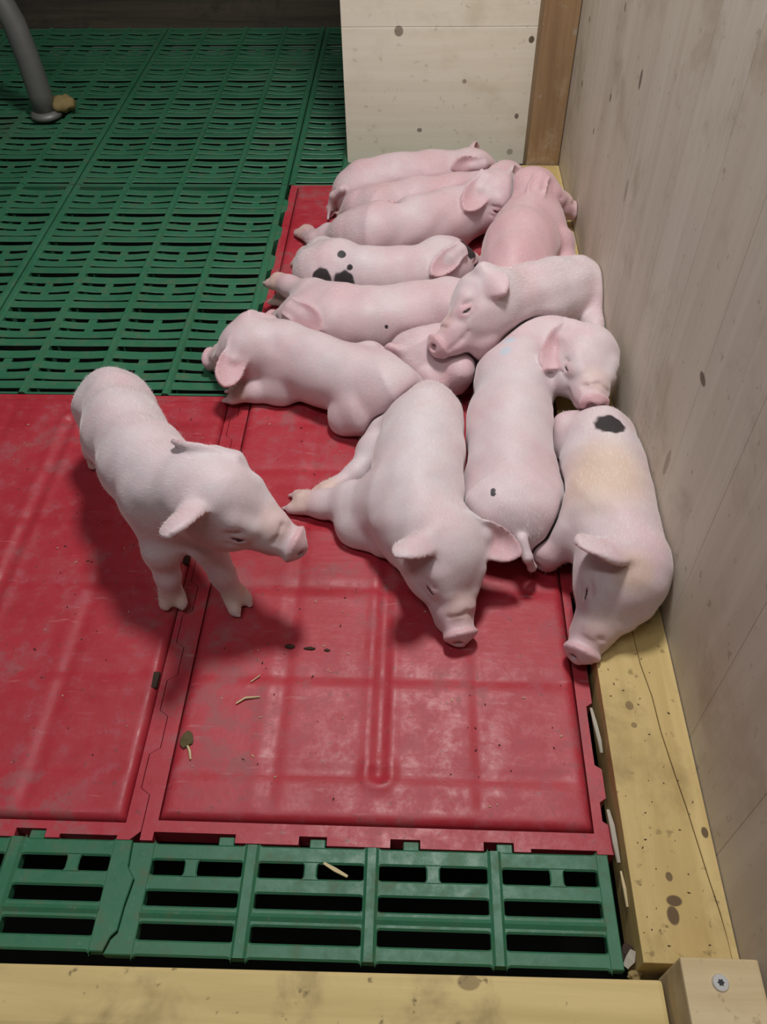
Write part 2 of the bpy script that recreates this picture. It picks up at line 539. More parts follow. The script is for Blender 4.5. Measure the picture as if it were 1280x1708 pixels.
def green_panel(x0, y0, ncol, y1, label, as_parts, lug_side=None, ytop=None):
    """moulded slatted panel from (x0, y0) to (x0 + ncol * PX, y1); slats listed from the far wide slots toward the viewer"""
    root = tag(empty('slatted_floor_panel', (x0, y0, 0)), label, 'floor panel', 'green slatted floor panels', 'thing')
    W = ncol * PX
    for c in range(ncol + 1):
        x = c * PX
        if c == 0: a, b = 0.0006, 0.0125
        elif c == ncol: a, b = W - 0.0125, W - 0.0006
        else: a, b = x - 0.0060, x + 0.0060
        obj('rib', rib_mesh('rib', a, b, 0.0006, y1 - y0 - 0.0006, 0.0032 if 0 < c < ncol else 0.0018), M_GREEN, root)
    n = int((y1 - y0 - 0.010) / PY + 0.45)
    py = (y1 - y0 - 0.018) / n
    s = py / PY
    vs_, fs_ = [], []
    for r in range(n):
        yw = (y1 - y0) - 0.009 - r * py      # wide slot centre
        for c in range(ncol):
            xc = (c + .5) * PX
            if c == 0: xc += 0.0018
            if c == ncol - 1: xc -= 0.0018
            for k in range(4):
                yb = yw - BARS[k][0] * s
                if as_parts:
                    o = obj('slat', SL[k], None, root)
                    o.location = (xc, yb, -0.0006)
                    o.scale = (0.965 if c in (0, ncol - 1) else 1, s, 1)
                else:
                    off = len(vs_)
                    for v in SL[k].vertices:
                        vs_.append((v.co.x * (0.965 if c in (0, ncol - 1) else 1) + xc, v.co.y * s + yb, v.co.z - 0.0006))
                    for p in SL[k].polygons:
                        fs_.append(tuple(i + off for i in p.vertices))
    if not as_parts:
        o = obj('slat_field', mesh_from('slat_field', vs_, fs_), M_GREEN, root)
        o['kind'] = 'stuff'
    # end rails
    obj('end_rail', box('end_rail', 0.001, W - 0.001, 0.0006, 0.0046, -0.03, 0.0002, 0.0006, 1), M_GREEN, root)
    obj('end_rail', box('end_rail', 0.001, W - 0.001, y1 - y0 - 0.0040, y1 - y0 - 0.0006, -0.03, 0.0002, 0.0006, 1), M_GREEN, root)
    if lug_side:
        lug = prism('lug', [(0, -0.026), (0.010, -0.017), (0.010, 0.017), (0, 0.026)], -0.02, 0.0014, 0.0008, 1)
        lug.materials.append(M_GREEN)
        k = 0
        y = 0.055
        while y < (y1 - y0) - 0.03:
            o = obj('lug', lug, None, root)
            o.location = (W - 0.0008, y, 0)
            y += 0.0925
    return root


XG = -0.2405       # right edge of the main green column
XGL = XG - 4 * PX
green_panel(XGL, 0.8485, 4, 1.4425, 'green slatted panel beside the piglet pile, directly behind the left red plates', True, lug_side=True)
green_panel(XGL, 1.4435, 4, 2.038, 'green slatted panel in the middle of the far floor, left of the pale back wall', False)
green_panel(XGL, 2.039, 4, 2.268, 'green slatted panel strip in the middle against the far grimy sill', False)
green_panel(XGL - 4 * PX - 0.001, 0.8485, 4, 1.4425, 'green slatted panel at the left picture edge behind the red plates', True)
green_panel(XGL - 4 * PX - 0.001, 1.4435, 4, 2.038, 'green slatted panel under the steel tube leg at far left', False)
green_panel(XGL - 4 * PX - 0.001, 2.039, 4, 2.268, 'green slatted panel strip behind the steel tube leg against the far sill', False)
green_panel(XGL - 8 * PX - 0.002, 1.4435, 4, 2.038, 'green slatted panel at the left picture edge beyond the steel tube leg', False)
green_panel(XGL - 8 * PX - 0.002, 2.039, 4, 2.268, 'green slatted panel strip in the outermost far left corner by the sill', False)
green_panel(XG + 0.001, 1.4435, 4, 2.038, 'green slatted panel running behind the pale back wall, partly hidden', False)
green_panel(XG + 0.001, 2.039, 4, 2.268, 'green slatted panel strip right of the others against the far sill', False)


# near strip of a different, coarser slatted panel
def near_panel(cells, x0, x1, label, left_meander, right_meander, lugs):
    root = tag(empty('slatted_floor_panel', (x0, 0.165, 0)), label, 'floor panel', 'coarse green slatted panels at the near edge', 'thing')
    root.rotation_euler = (0, 0, 0.005)
    root.location.y -= 0.001
    Y = lambda y: y - 0.165
    X = lambda x: x - x0
    rows = [(0.2395, 0.2535, 0), (0.2145, 0.2275, 0), (0.1892, 0.2030, 1), (0.1650, 0.1770, 0)]
    for (xa, xb, xm) in cells:
        hx = (xb - xa) / 2 + 0.0008
        for (ya, yb, rg) in rows:
            me = slat_mesh('slat', hx, yb - ya, 0.0, 0.007, 0.0034, b=0.0016)
            o = obj('slat', me, M_GREEN, root)
            o.location = (X((xa + xb) / 2), Y((ya + yb) / 2), 0)
            if rg:
                r = obj('slat_ridge', mesh_from('slat_ridge', [(-hx, -.0035, -.0002), (-hx, 0, .0022), (-hx, .0035, -.0002), (hx, -.0035, -.0002), (hx, 0, .0022), (hx, .0035, -.0002)],
                                                [(0, 1, 4, 3), (1, 2, 5, 4)]), M_GREEN, o)
        # bridge in the split row
        o = obj('bridge', slat_mesh('bridge', 0.0068, 0.0115, 0, 0.007, 0.003), M_GREEN, root)
        o.rotation_euler = (0, 0, math.pi / 2)
        o.location = (X(xm), Y(0.2335), -0.0002)
    xs = sorted(c[0] for c in cells)
    for (xa, xb) in zip([c[1] for c in cells][:-1], [c[0] for c in cells][1:]):
        obj('rib', rib_mesh('rib', X(xa) - 0.0004, X(xb) + 0.0004, Y(0.1650), Y(0.2535), 0.0024, 0.010), M_GREEN, root)
    # side borders following the meander of the joint
    for side, line in (('l', left_meander), ('r', right_meander)):
        xin = cells[0][0] if side == 'l' else cells[-1][1]
        if side == 'l':
            pts = [(X(x), Y(y)) for x, y in line] + [(X(xin) + .0003, Y(line[-1][1])), (X(xin) + .0003, Y(line[0][1]))]
        else:
            pts = [(X(xin) - .0003, Y(line[0][1])), (X(xin) - .0003, Y(line[-1][1]))] + [(X(x), Y(y)) for x, y in line[::-1]]
        obj('border', prism('border', pts, -0.010, 0.0006, 0.0008, 1), M_GREEN, root)
    for lx in lugs:
        obj('lug', box('lug', X(lx) - 0.0068, X(lx) + 0.0068, Y(0.2525), Y(0.2605), -0.02, -0.0008, 0.0008, 1), M_GREEN, root)
    return root


MEAN = [(-0.2420, 0.1650), (-0.2385, 0.1760), (-0.2340, 0.1810), (-0.2330, 0.2000), (-0.2300, 0.2220), (-0.2370, 0.2310), (-0.2385, 0.2535)]
near_panel([(-0.2186, -0.1398, -0.1842), (-0.1268, -0.0360, -0.0817), (-0.0238, 0.0686, 0.0223), (0.0803, 0.1610, 0.1264)],
           -0.24, 0.171, 'coarse green slatted panel in front of the empty end of the right red plate',
           MEAN, [(0.1715, 0.1650), (0.1712, 0.2535)], [-0.0775, 0.0035, 0.0840, -0.1570])
ML = [(x - 0.0009, y) for x, y in MEAN]
near_panel([(-0.645, -0.555, -0.600), (-0.543, -0.452, -0.4975), (-0.4395, -0.3475, -0.3935), (-0.3335, -0.2546, -0.287)],
           -0.65, -0.24, 'coarse green slatted panel at the near left corner of the picture',
           [(-0.652, 0.1650), (-0.652, 0.2535)], ML, [-0.3250, -0.405, -0.485])


# ------------------------------------------------------------------ red heated plates
PANEL_Z = []


def pillow_panel(name, x0, x1, y0, y1, xb, yb, channel=None, z0=0.0005, hgt=0.0055):
    """raised plate with rounded rim, shallow quilting between the lines xb / yb and an optional moulded channel"""
    def height(Xg, Yg):
        e = np.minimum(np.minimum(Xg - x0, x1 - Xg), np.minimum(Yg - y0, y1 - Yg))
        rim = np.clip(e / 0.0085, 0, 1)
        z = z0 + hgt * np.sqrt(np.clip(1 - (1 - rim) ** 2, 0, 1))
        q = np.zeros_like(z)
        for lines, C in ((xb, Xg), (yb, Yg)):
            for l in lines:
                u = (C - l)
                # one-sided step: each quilt starts with a raised lip and sinks towards the next line
                q -= 0.0014 * np.exp(-(u / 0.007) ** 2)
                q += 0.0006 * np.exp(-((u + 0.013) / 0.009) ** 2)
        z += q * np.clip(e / 0.02, 0, 1)
        if channel:
            cx, ya, yb_ = channel
            d = np.hypot(Xg - cx, np.maximum(np.maximum(ya - Yg, Yg - yb_), 0))
            z += 0.0013 * np.exp(-((d - 0.0115) / 0.005) ** 2) - 0.0022 * np.exp(-(d / 0.0065) ** 2)
            for yy in (ya, yb_):
                d2 = np.hypot(Xg - cx, Yg - yy)
                z += 0.0013 * np.exp(-((d2 - 0.012) / 0.006) ** 2)
        return z

    PANEL_Z.append((lambda x, y: float(height(np.array(x), np.array(y))), (x0, x1, y0, y1)))
    st = 0.0036
    nx, ny = int((x1 - x0) / st), int((y1 - y0) / st)
    xs = np.linspace(x0, x1, nx + 1); ys = np.linspace(y0, y1, ny + 1)
    Xg, Yg = np.meshgrid(xs, ys, indexing='ij')
    z = height(Xg, Yg)
    V = np.stack([Xg, Yg, z], -1).reshape(-1, 3)
    idx = np.arange((nx + 1) * (ny + 1)).reshape(nx + 1, ny + 1)
    F = np.stack([idx[:-1, :-1], idx[1:, :-1], idx[1:, 1:], idx[:-1, 1:]], -1).reshape(-1, 4)
    loop = list(idx[:, 0]) + list(idx[-1, 1:]) + list(idx[-2::-1, -1]) + list(idx[0, -2:0:-1])
    n0 = len(V)
    low = V[loop].copy()
    low[:, 2] = -0.010
    V = np.concatenate([V, low])
    m = len(loop)
    SK = [(loop[k], n0 + k, n0 + (k + 1) % m, loop[(k + 1) % m]) for k in range(m)]
    return mesh_from(name, V.tolist(), F.tolist() + SK, True)


def meander(xa, xb_, y0, y1, step=0.078):
    pts, y, s = [], y0, 0
    while y < y1:
        x = xa if s else xb_
        pts.append((x, y))
        pts.append((x, min(y + step * .42, y1)))
        y += step * .5
        s = 1 - s
    if pts[-1][1] < y1:
        pts.append((pts[-1][0], y1))
    return pts


def red_plate(label, x0pts, x1pts, y0, y1, tabs, panel, xb, yb, channel):
    root = tag(empty('red_floor_plate', (sum(p[0] for p in x0pts) / len(x0pts), y0, 0)), label, 'floor plate', 'red heated floor plates', 'thing')
    front = []
    for (a, b, yy) in tabs:
        front += [(a, yy), (b, yy)]
    g = 0.0014
    ix0, ix1, iy0, iy1 = panel[0] - g, panel[1] + g, panel[2] - g, panel[3] + g
    xm = (ix0 + ix1) / 2
    fl = [q for q in front if q[0] < xm]
    fr = [q for q in front if q[0] > xm]
    ym = fl[-1][1]
    halves = (fl + [(xm, ym), (xm, iy0), (ix0, iy0), (ix0, iy1), (xm, iy1), (xm, y1)] + x0pts[::-1],
              [(xm, ym)] + fr + x1pts + [(xm, y1), (xm, iy1), (ix1, iy1), (ix1, iy0), (xm, iy0)])
    bm = bmesh.new()
    for pts in halves:
        clean = []
        for p in pts:
            if not clean or abs(p[0] - clean[-1][0]) + abs(p[1] - clean[-1][1]) > 1e-5:
                clean.append(p)
        me = prism('half', clean, -0.022, 0.0006)
        bm.from_mesh(me)
        bpy.data.meshes.remove(me)
    me = bpy.data.meshes.new('plate_frame')
    bm.to_mesh(me)
    bm.free()
    world_child('plate_frame', me, M_RED, root)
    # dark tray under the raised panel closes the joint
    world_child('tray', box('tray', ix0 - .004, ix1 + .004, iy0 - .004, iy1 + .004, -0.026, -0.0225), M_DUNG, root)
    world_child('raised_panel', pillow_panel('raised_panel', *panel, xb, yb, channel), M_RED, root)
    return root


YF, YT, YM, YB = 0.2620, 0.2545, 0.847, 1.4425
mL = meander(-0.2425, -0.2335, 0.262, YM - 0.0005)
mLl = [(x - 0.0008, y) for x, y in mL]
side_r = []
y = YF
for (a, b) in ((0.283, 0.300), (0.335, 0.3945), (0.47, 0.53), (0.61, 0.67), (0.75, 0.80)):
    side_r += [(0.1765, y), (0.1765, a - .004), (0.1705, a), (0.1705, b), (0.1765, b + .004)]
    y = b + .004
side_r += [(0.1765, YM - 0.0005)]
tabs1 = [(-0.2335, -0.2225, YT), (-0.2225, -0.1640, YF), (-0.1500, -0.1500, YF), (-0.1500, -0.0945, YT), (-0.0945, -0.0700, YF), (-0.0700, -0.0150, YT), (-0.0150, 0.0110, YF),
         (0.0110, 0.0655, YT), (0.0655, 0.0915, YF), (0.0915, 0.1060, YT), (0.1060, 0.1620, 0.2575), (0.1620, 0.1765, YT)]
red_plate('red plate with raised panel under the front sleeping piglets, right of the seam', mL, side_r, YF, YM, tabs1,
          (-0.2195, 0.1605, 0.2735, 0.8350), [-0.125, 0.066], [0.318, 0.418, 0.5275, 0.620, 0.705, 0.790], (-0.0275, 0.318, 0.79))
tabs0 = [(-0.6405, -0.487, YF), (-0.478, -0.412, YT), (-0.412, -0.390, YF), (-0.390, -0.345, YT), (-0.345, -0.318, YF), (-0.318, -0.305, YT), (-0.305, -0.254, 0.2580), (-0.254, -0.2425, YT)]
red_plate('red plate with raised panel under the standing piglet, left of the seam', [(-0.6405, YF), (-0.6405, YM - 0.0005)], mLl, YF, YM, tabs0,
          (-0.628, -0.2505, 0.2705, 0.8350), [-0.345, -0.535], [0.318, 0.418, 0.5275, 0.620, 0.705, 0.790], (-0.4500, 0.318, 0.79))
red_plate('red plate at the back under the heap of sleeping piglets', [(-0.2335, YM + .0005), (-0.2335, YB)], [(0.1765, YM + .0005), (0.1765, YB)], YM + .0005, YB, [(-0.2335, 0.1765, YM + .0005)],
          (-0.2195, 0.1605, 0.8600, 1.4300), [-0.125, 0.066], [0.905, 1.005, 1.115, 1.207, 1.292, 1.38], (-0.0275, 0.905, 1.38))
# short latch slots punched beside the seam are filled with dark dirt
for (x, y) in ((-0.2535, 0.4098), (-0.2530, 0.5647)):
    tag(obj('latch_slot_dirt', box('latch_slot_dirt', x - 0.0035, x + 0.0030, y - 0.009, y + 0.009, 0.0004, 0.0056, 0.0005, 1), M_DUNG),
        'dark dirt plugging a latch slot by the red seam, ' + ('nearer the viewer' if y < .5 else 'beside the standing piglet foot'), 'dirt')
# ---- piglet joints in metres (x, y, z, radius)
PIGS = [{'name': 'A',
  'label': 'standing pale pink piglet with drooping ears on the left red plates',
  'spine': [[-0.3573, 0.7248, 0.1, 0.028], [-0.3453, 0.7106, 0.105, 0.037], [-0.3158, 0.6486, 0.116, 0.041], [-0.2755, 0.5864, 0.13, 0.041],
            [-0.2441, 0.55, 0.136, 0.04], [-0.2142, 0.5313, 0.148, 0.034]],
  'head': {'c': [-0.1837, 0.5172, 0.1534],
           'F': [0.906, -0.2846, -0.3134],
           'U': [0.1, -0.1, 1],
           'L': 0.13,
           'ears': [{'side': 1, 'tip': [-0.2082, 0.4401, 0.1857], 'n': [0.1129, -0.806, -0.3776], 'w': 0.04, 'cup': 0.01},
                    {'side': -1, 'tip': [-0.2283, 0.556, 0.1958], 'n': [0.4242, 0.7177, 0.5744], 'w': 0.036, 'cup': 0.006}],
           'eye': 'open'},
  'limbs': [[[-0.222, 0.5346, 0.12, 0.026], [-0.2079, 0.5216, 0.085, 0.0185], [-0.1961, 0.5106, 0.045, 0.0125], [-0.186, 0.5037, 0.018, 0.0115]],
            [[-0.254, 0.5384, 0.115, 0.027], [-0.2527, 0.5168, 0.08, 0.02], [-0.2536, 0.5092, 0.045, 0.0125], [-0.2539, 0.5043, 0.018, 0.0115]],
            [[-0.3361, 0.7092, 0.09, 0.03], [-0.3389, 0.6953, 0.06, 0.022], [-0.3629, 0.7108, 0.03, 0.014], [-0.3587, 0.7095, 0.016, 0.0115]],
            [[-0.3629, 0.7087, 0.09, 0.03], [-0.3688, 0.6948, 0.06, 0.022], [-0.3887, 0.7103, 0.03, 0.014], [-0.3885, 0.7089, 0.016, 0.0115]]],
  'hoof': [1, 1, 1, 1],
  'tail': [[-0.3703, 0.7104, 0.12, 0.006], [-0.382, 0.7025, 0.115, 0.005], [-0.3908, 0.703, 0.1, 0.004]],
  'dors': [0, 0, 1],
  'spots': [],
  'tint': [],
  'pink': 0.38,
  'tone': 1.0,
  'blue': []},
 {'name': 'P1',
  'label': 'pink piglet rearmost of the heap along the back wall, thin tail hanging',
  'spine': [[-0.115, 1.3366, 0.04, 0.032], [-0.0948, 1.3457, 0.044, 0.04], [-0.0398, 1.3611, 0.045, 0.043], [0.0221, 1.3723, 0.046, 0.042],
            [0.0655, 1.3793, 0.048, 0.036]],
  'head': {'c': [0.0968, 1.3739, 0.056],
           'F': [0.9488, 0.1631, -0.2703],
           'U': [0, 0.1, 1],
           'L': 0.12,
           'ears': [{'side': 1, 'tip': [0.0525, 1.3277, 0.0849], 'n': [-0.0643, -0.902, 0.427], 'w': 0.042, 'cup': 0.012},
                    {'side': -1, 'tip': [0.1053, 1.4393, 0.075], 'n': [0.6747, 0.3384, -0.0172], 'w': 0.034, 'cup': 0.011}],
           'eye': 'closed'},
  'limbs': [[[-0.101, 1.3401, 0.035, 0.034], [-0.1113, 1.3322, 0.025, 0.024], [-0.1278, 1.3407, 0.015, 0.013], [-0.1374, 1.3401, 0.012, 0.011]]],
  'hoof': [1],
  'tail': [[-0.128, 1.3055, 0.062, 0.006], [-0.143, 1.3085, 0.05, 0.005], [-0.1506, 1.3097, 0.028, 0.0045], [-0.1538, 1.2989, 0.012, 0.004]],
  'dors': [0, 0, 1],
  'spots': [],
  'tint': [],
  'pink': 0.68,
  'tone': 1.0,
  'blue': []},
 {'name': 'P2',
  'label': 'pink piglet second from the back wall with small hind feet tucked close',
  'spine': [[-0.0934, 1.2747, 0.034, 0.031], [-0.0693, 1.2754, 0.039, 0.037], [-0.0079, 1.288, 0.041, 0.04], [0.0621, 1.3067, 0.042, 0.039],
            [0.1078, 1.3237, 0.044, 0.034]],
  'head': {'c': [0.1494, 1.3516, 0.048], 'F': [0.7852, 0.5656, -0.252], 'U': [0, 0.3, 1], 'L': 0.115, 'ears': [], 'eye': 'closed'},
  'limbs': [[[-0.0714, 1.2606, 0.05, 0.034], [-0.0971, 1.2778, 0.045, 0.022], [-0.1148, 1.294, 0.03, 0.013], [-0.1233, 1.2924, 0.02, 0.012]],
            [[-0.055, 1.219, 0.06, 0.026], [-0.0402, 1.2082, 0.078, 0.016], [-0.0242, 1.2045, 0.082, 0.01]]],
  'hoof': [1, 0],
  'tail': [[-0.1048, 1.2448, 0.05, 0.005], [-0.1293, 1.2952, 0.025, 0.004], [-0.1459, 1.3178, 0.015, 0.003], [-0.1537, 1.3062, 0.008, 0.003]],
  'dors': [0, 0, 1],
  'spots': [],
  'tint': [],
  'pink': 0.78,
  'tone': 1.0,
  'blue': []},
 {'name': 'P3',
  'label': 'pink piglet third from the back wall, hind foot stretched over the red plate',
  'spine': [[-0.0922, 1.1881, 0.042, 0.035], [-0.0636, 1.1886, 0.045, 0.042], [-0.007, 1.2057, 0.047, 0.043], [0.0506, 1.2344, 0.049, 0.042],
            [0.0895, 1.2542, 0.054, 0.036]],
  'head': {'c': [0.1244, 1.2533, 0.075],
           'F': [0.5969, -0.77, -0.2254],
           'U': [0.1, 0.1, 1],
           'L': 0.12,
           'ears': [{'side': 1, 'tip': [0.0722, 1.1985, 0.0833], 'n': [-0.0726, -0.893, 0.4441], 'w': 0.046, 'cup': 0.007},
                    {'side': -1, 'tip': [0.1654, 1.3169, 0.0917], 'n': [0.6105, -0.3711, 0.2226], 'w': 0.036, 'cup': 0.011}],
           'eye': 'closed'},
  'limbs': [[[-0.0724, 1.1799, 0.055, 0.044], [-0.1117, 1.1953, 0.042, 0.031], [-0.1446, 1.2124, 0.03, 0.019], [-0.1646, 1.2114, 0.022, 0.0145],
             [-0.1864, 1.2481, 0.016, 0.0135]]],
  'hoof': [1],
  'tail': [],
  'dors': [0, 0, 1],
  'spots': [],
  'tint': [],
  'pink': 0.66,
  'tone': 1.0,
  'blue': []},
 {'name': 'P4',
  'label': 'piglet with black and grey spots on hip and face, mid heap',
  'spine': [[-0.1532, 1.084, 0.042, 0.033], [-0.1329, 1.0811, 0.044, 0.04], [-0.0766, 1.0704, 0.044, 0.039], [-0.0232, 1.0742, 0.044, 0.037],
            [0.0169, 1.0876, 0.045, 0.034]],
  'head': {'c': [0.0446, 1.0996, 0.052],
           'F': [0.7648, 0.586, -0.2677],
           'U': [-0.1, 0.1, 0.9],
           'L': 0.12,
           'ears': [{'side': 1, 'tip': [0.0215, 1.0428, 0.0674], 'n': [-0.0444, -0.8587, 0.5105], 'w': 0.036, 'cup': 0.012}],
           'eye': 'closed'},
  'limbs': [[[-0.1224, 1.0945, 0.056, 0.033], [-0.1453, 1.1245, 0.05, 0.024], [-0.1732, 1.1473, 0.03, 0.016], [-0.1874, 1.1615, 0.015, 0.011]]],
  'hoof': [1],
  'tail': [],
  'dors': [0, 0, 1],
  'spots': [[-0.1381, 1.0406, 0.0614, 0.016], [-0.1055, 1.0344, 0.0586, 0.018], [-0.1094, 1.0621, 0.0873, 0.007], [-0.0967, 1.0445, 0.0768, 0.005],
            [0.0763, 1.1011, 0.075, 0.019]],
  'tint': [],
  'pink': 0.5,
  'tone': 1.0,
  'blue': []},
 {'name': 'P5',
  'label': 'pink piglet facing left with one forefoot raised onto the green slat edge',
  'spine': [[0.0892, 0.9912, 0.042, 0.034], [0.0465, 0.9834, 0.045, 0.041], [-0.004, 0.9654, 0.047, 0.045], [-0.0702, 0.9475, 0.048, 0.046],
            [-0.1118, 0.9483, 0.048, 0.042], [-0.1424, 0.9606, 0.045, 0.035]],
  'head': {'c': [-0.1531, 0.9591, 0.046],
           'F': [-0.7811, 0.5652, -0.2654],
           'U': [0.1, 0.15, 0.95],
           'L': 0.12,
           'ears': [{'side': -1, 'tip': [-0.128, 0.9018, 0.0721], 'n': [0.1419, -0.8151, 0.5616], 'w': 0.04, 'cup': 0.014}],
           'eye': 'closed'},
  'limbs': [[[-0.1115, 0.9618, 0.07, 0.03], [-0.1481, 0.9936, 0.066, 0.021], [-0.1819, 1.0236, 0.058, 0.0145], [-0.2029, 1.042, 0.054, 0.013]],
            [[-0.1321, 0.9883, 0.045, 0.026], [-0.1741, 1.0397, 0.02, 0.018], [-0.2055, 1.0561, 0.014, 0.012]]],
  'hoof': [1, 1],
  'tail': [],
  'dors': [0, -0.6, 0.6],
  'spots': [[-0.0019, 0.9144, 0.0538, 0.0035], [-0.0395, 0.9087, 0.072, 0.003]],
  'tint': [],
  'pink': 0.62,
  'tone': 1.0,
  'blue': []},
 {'name': 'P6',
  'label': 'pale piglet with its head at the green slats, hind knee bent outward',
  'spine': [[-0.0171, 0.7993, 0.038, 0.034], [-0.0371, 0.8059, 0.043, 0.04], [-0.0794, 0.8241, 0.046, 0.042], [-0.1281, 0.8503, 0.046, 0.042],
            [-0.1745, 0.8761, 0.047, 0.041], [-0.2016, 0.8834, 0.05, 0.037]],
  'head': {'c': [-0.2244, 0.879, 0.055],
           'F': [-0.8397, 0.373, -0.3946],
           'U': [-0.25, -0.15, 1],
           'L': 0.12,
           'ears': [{'side': -1, 'tip': [-0.2414, 0.8003, 0.0574], 'n': [0.213, -0.7762, 0.5934], 'w': 0.044, 'cup': 0.009},
                    {'side': 1, 'tip': [-0.189, 0.926, 0.065], 'n': [-0.2446, 0.6437, 0.3686], 'w': 0.034, 'cup': 0.011}],
           'eye': 'closed'},
  'limbs': [[[-0.1702, 0.8521, 0.038, 0.028], [-0.1765, 0.837, 0.022, 0.021], [-0.2129, 0.8362, 0.018, 0.015], [-0.2315, 0.8358, 0.016, 0.013]],
            [[-0.0394, 0.7883, 0.05, 0.04], [-0.0695, 0.7777, 0.034, 0.027], [-0.0853, 0.7807, 0.024, 0.023], [-0.0397, 0.7803, 0.014, 0.014]],
            [[-0.0399, 0.8053, 0.06, 0.034], [-0.0561, 0.86, 0.055, 0.022], [-0.0428, 0.8732, 0.03, 0.014]]],
  'hoof': [1, 0, 0],
  'tail': [],
  'dors': [0, 0, 1],
  'spots': [],
  'tint': [],
  'pink': 0.52,
  'tone': 1.0,
  'blue': []},
 {'name': 'P7',
  'label': 'small pink piglet turned rump outward, short tail, under another chin',
  'spine': [[-0.0061, 0.8789, 0.039, 0.033], [0.0098, 0.8778, 0.042, 0.04], [0.0409, 0.8822, 0.042, 0.04], [0.0737, 0.9023, 0.038, 0.032]],
  'head': {'c': [0.1025, 0.9349, 0.03], 'F': [0.6435, 0.7473, -0.1657], 'U': [0, 0.1, 1], 'L': 0.1, 'ears': [], 'eye': 'closed'},
  'limbs': [[[0.0091, 0.855, 0.045, 0.038], [0.018, 0.8356, 0.034, 0.025], [0.0011, 0.8279, 0.018, 0.015], [-0.0081, 0.8156, 0.012, 0.011]],
            [[0.0534, 0.8531, 0.05, 0.024], [0.0574, 0.8395, 0.055, 0.019], [0.0538, 0.8374, 0.035, 0.014]]],
  'hoof': [1, 0],
  'tail': [[-0.0153, 0.856, 0.072, 0.007], [-0.0324, 0.8592, 0.075, 0.006], [-0.0497, 0.8658, 0.068, 0.0035]],
  'dors': [0, 0, 1],
  'spots': [],
  'tint': [],
  'pink': 0.72,
  'tone': 1.0,
  'blue': []},
 {'name': 'P8',
  'label': 'sleeping piglet by the right wall, chin resting on the small rump-out one',
  'spine': [[0.2479, 1.0229, 0.05, 0.034], [0.2288, 1.0165, 0.058, 0.041], [0.1907, 0.9875, 0.068, 0.046], [0.1533, 0.9545, 0.082, 0.045],
            [0.1168, 0.9174, 0.102, 0.036]],
  'head': {'c': [0.085, 0.896, 0.1167],
           'F': [-0.7888, -0.5565, -0.2608],
           'U': [-0.5, 0.62, 0.58],
           'L': 0.13,
           'ears': [{'side': -1, 'tip': [0.1083, 0.8623, 0.1515], 'n': [0.4145, 0.1264, -0.7565], 'w': 0.042, 'cup': 0.013}],
           'eye': 'closed'},
  'limbs': [[[0.2275, 1.0147, 0.065, 0.036], [0.2422, 0.9929, 0.06, 0.021], [0.2407, 0.9434, 0.055, 0.0135], [0.2442, 0.9034, 0.05, 0.012]],
            [[0.1139, 0.8997, 0.08, 0.028], [0.09, 0.857, 0.08, 0.021], [0.1009, 0.8437, 0.06, 0.015]]],
  'hoof': [1, 0],
  'tail': [],
  'dors': [-0.2, 0.5, 0.8],
  'spots': [],
  'tint': [],
  'pink': 0.42,
  'tone': 1.0,
  'blue': []},
 {'name': 'P9',
  'label': 'long pale piglet lying away from us, blue neck mark, face at the wall',
  'spine': [[0.1153, 0.5902, 0.045, 0.034], [0.1129, 0.6068, 0.048, 0.044], [0.1097, 0.6534, 0.052, 0.048], [0.1133, 0.7315, 0.054, 0.049],
            [0.1268, 0.8238, 0.055, 0.047], [0.1461, 0.8771, 0.056, 0.041], [0.178, 0.8877, 0.058, 0.034]],
  'head': {'c': [0.2076, 0.8178, 0.0889],
           'F': [0.0558, -0.99, 0.1292],
           'U': [0.25, 0.45, 0.85],
           'L': 0.13,
           'ears': [{'side': 1, 'tip': [0.1551, 0.789, 0.0996], 'n': [-0.1763, -0.7978, 0.5766], 'w': 0.046, 'cup': 0.01}],
           'eye': 'closed'},
  'limbs': [[[0.1273, 0.6008, 0.055, 0.044], [0.153, 0.6377, 0.035, 0.03], [0.1672, 0.6908, 0.02, 0.016], [0.1755, 0.7277, 0.014, 0.012]],
            [[0.0851, 0.5999, 0.055, 0.04], [0.0746, 0.6267, 0.035, 0.03], [0.0708, 0.6788, 0.02, 0.016]]],
  'hoof': [0, 0],
  'tail': [[0.1137, 0.5489, 0.066, 0.006], [0.1188, 0.534, 0.055, 0.0048], [0.1265, 0.538, 0.034, 0.0042], [0.1374, 0.5557, 0.02, 0.0038],
           [0.1444, 0.5725, 0.018, 0.0028]],
  'dors': [0, 0, 1],
  'spots': [[0.0831, 0.5898, 0.0961, 0.003], [0.083, 0.5859, 0.0947, 0.003]],
  'tint': [],
  'pink': 0.42,
  'tone': 1.0,
  'blue': [[0.115, 0.8364, 0.1065, 0.008], [0.1085, 0.8149, 0.1063, 0.008]]},
 {'name': 'P10',
  'label': 'rosy piglet at the back right with its snout against the right wall',
  'spine': [[0.1346, 1.0445, 0.045, 0.04], [0.1433, 1.0761, 0.05, 0.05], [0.1561, 1.1361, 0.054, 0.053], [0.1719, 1.1982, 0.054, 0.048],
            [0.182, 1.2529, 0.055, 0.036]],
  'head': {'c': [0.1867, 1.2497, 0.085],
           'F': [0.9479, 0.1197, -0.2952],
           'U': [-0.25, 0.1, 0.9],
           'L': 0.115,
           'ears': [{'side': 1, 'tip': [0.1752, 1.1902, 0.1047], 'n': [-0.1345, -0.8876, 0.4405], 'w': 0.034, 'cup': 0.013}],
           'eye': 'closed'},
  'limbs': [[[0.2029, 1.1877, 0.06, 0.032], [0.22, 1.1609, 0.05, 0.021], [0.2285, 1.1345, 0.035, 0.014], [0.2376, 1.1043, 0.03, 0.012]]],
  'hoof': [1],
  'tail': [],
  'dors': [0, 0, 1],
  'spots': [],
  'tint': [],
  'pink': 1,
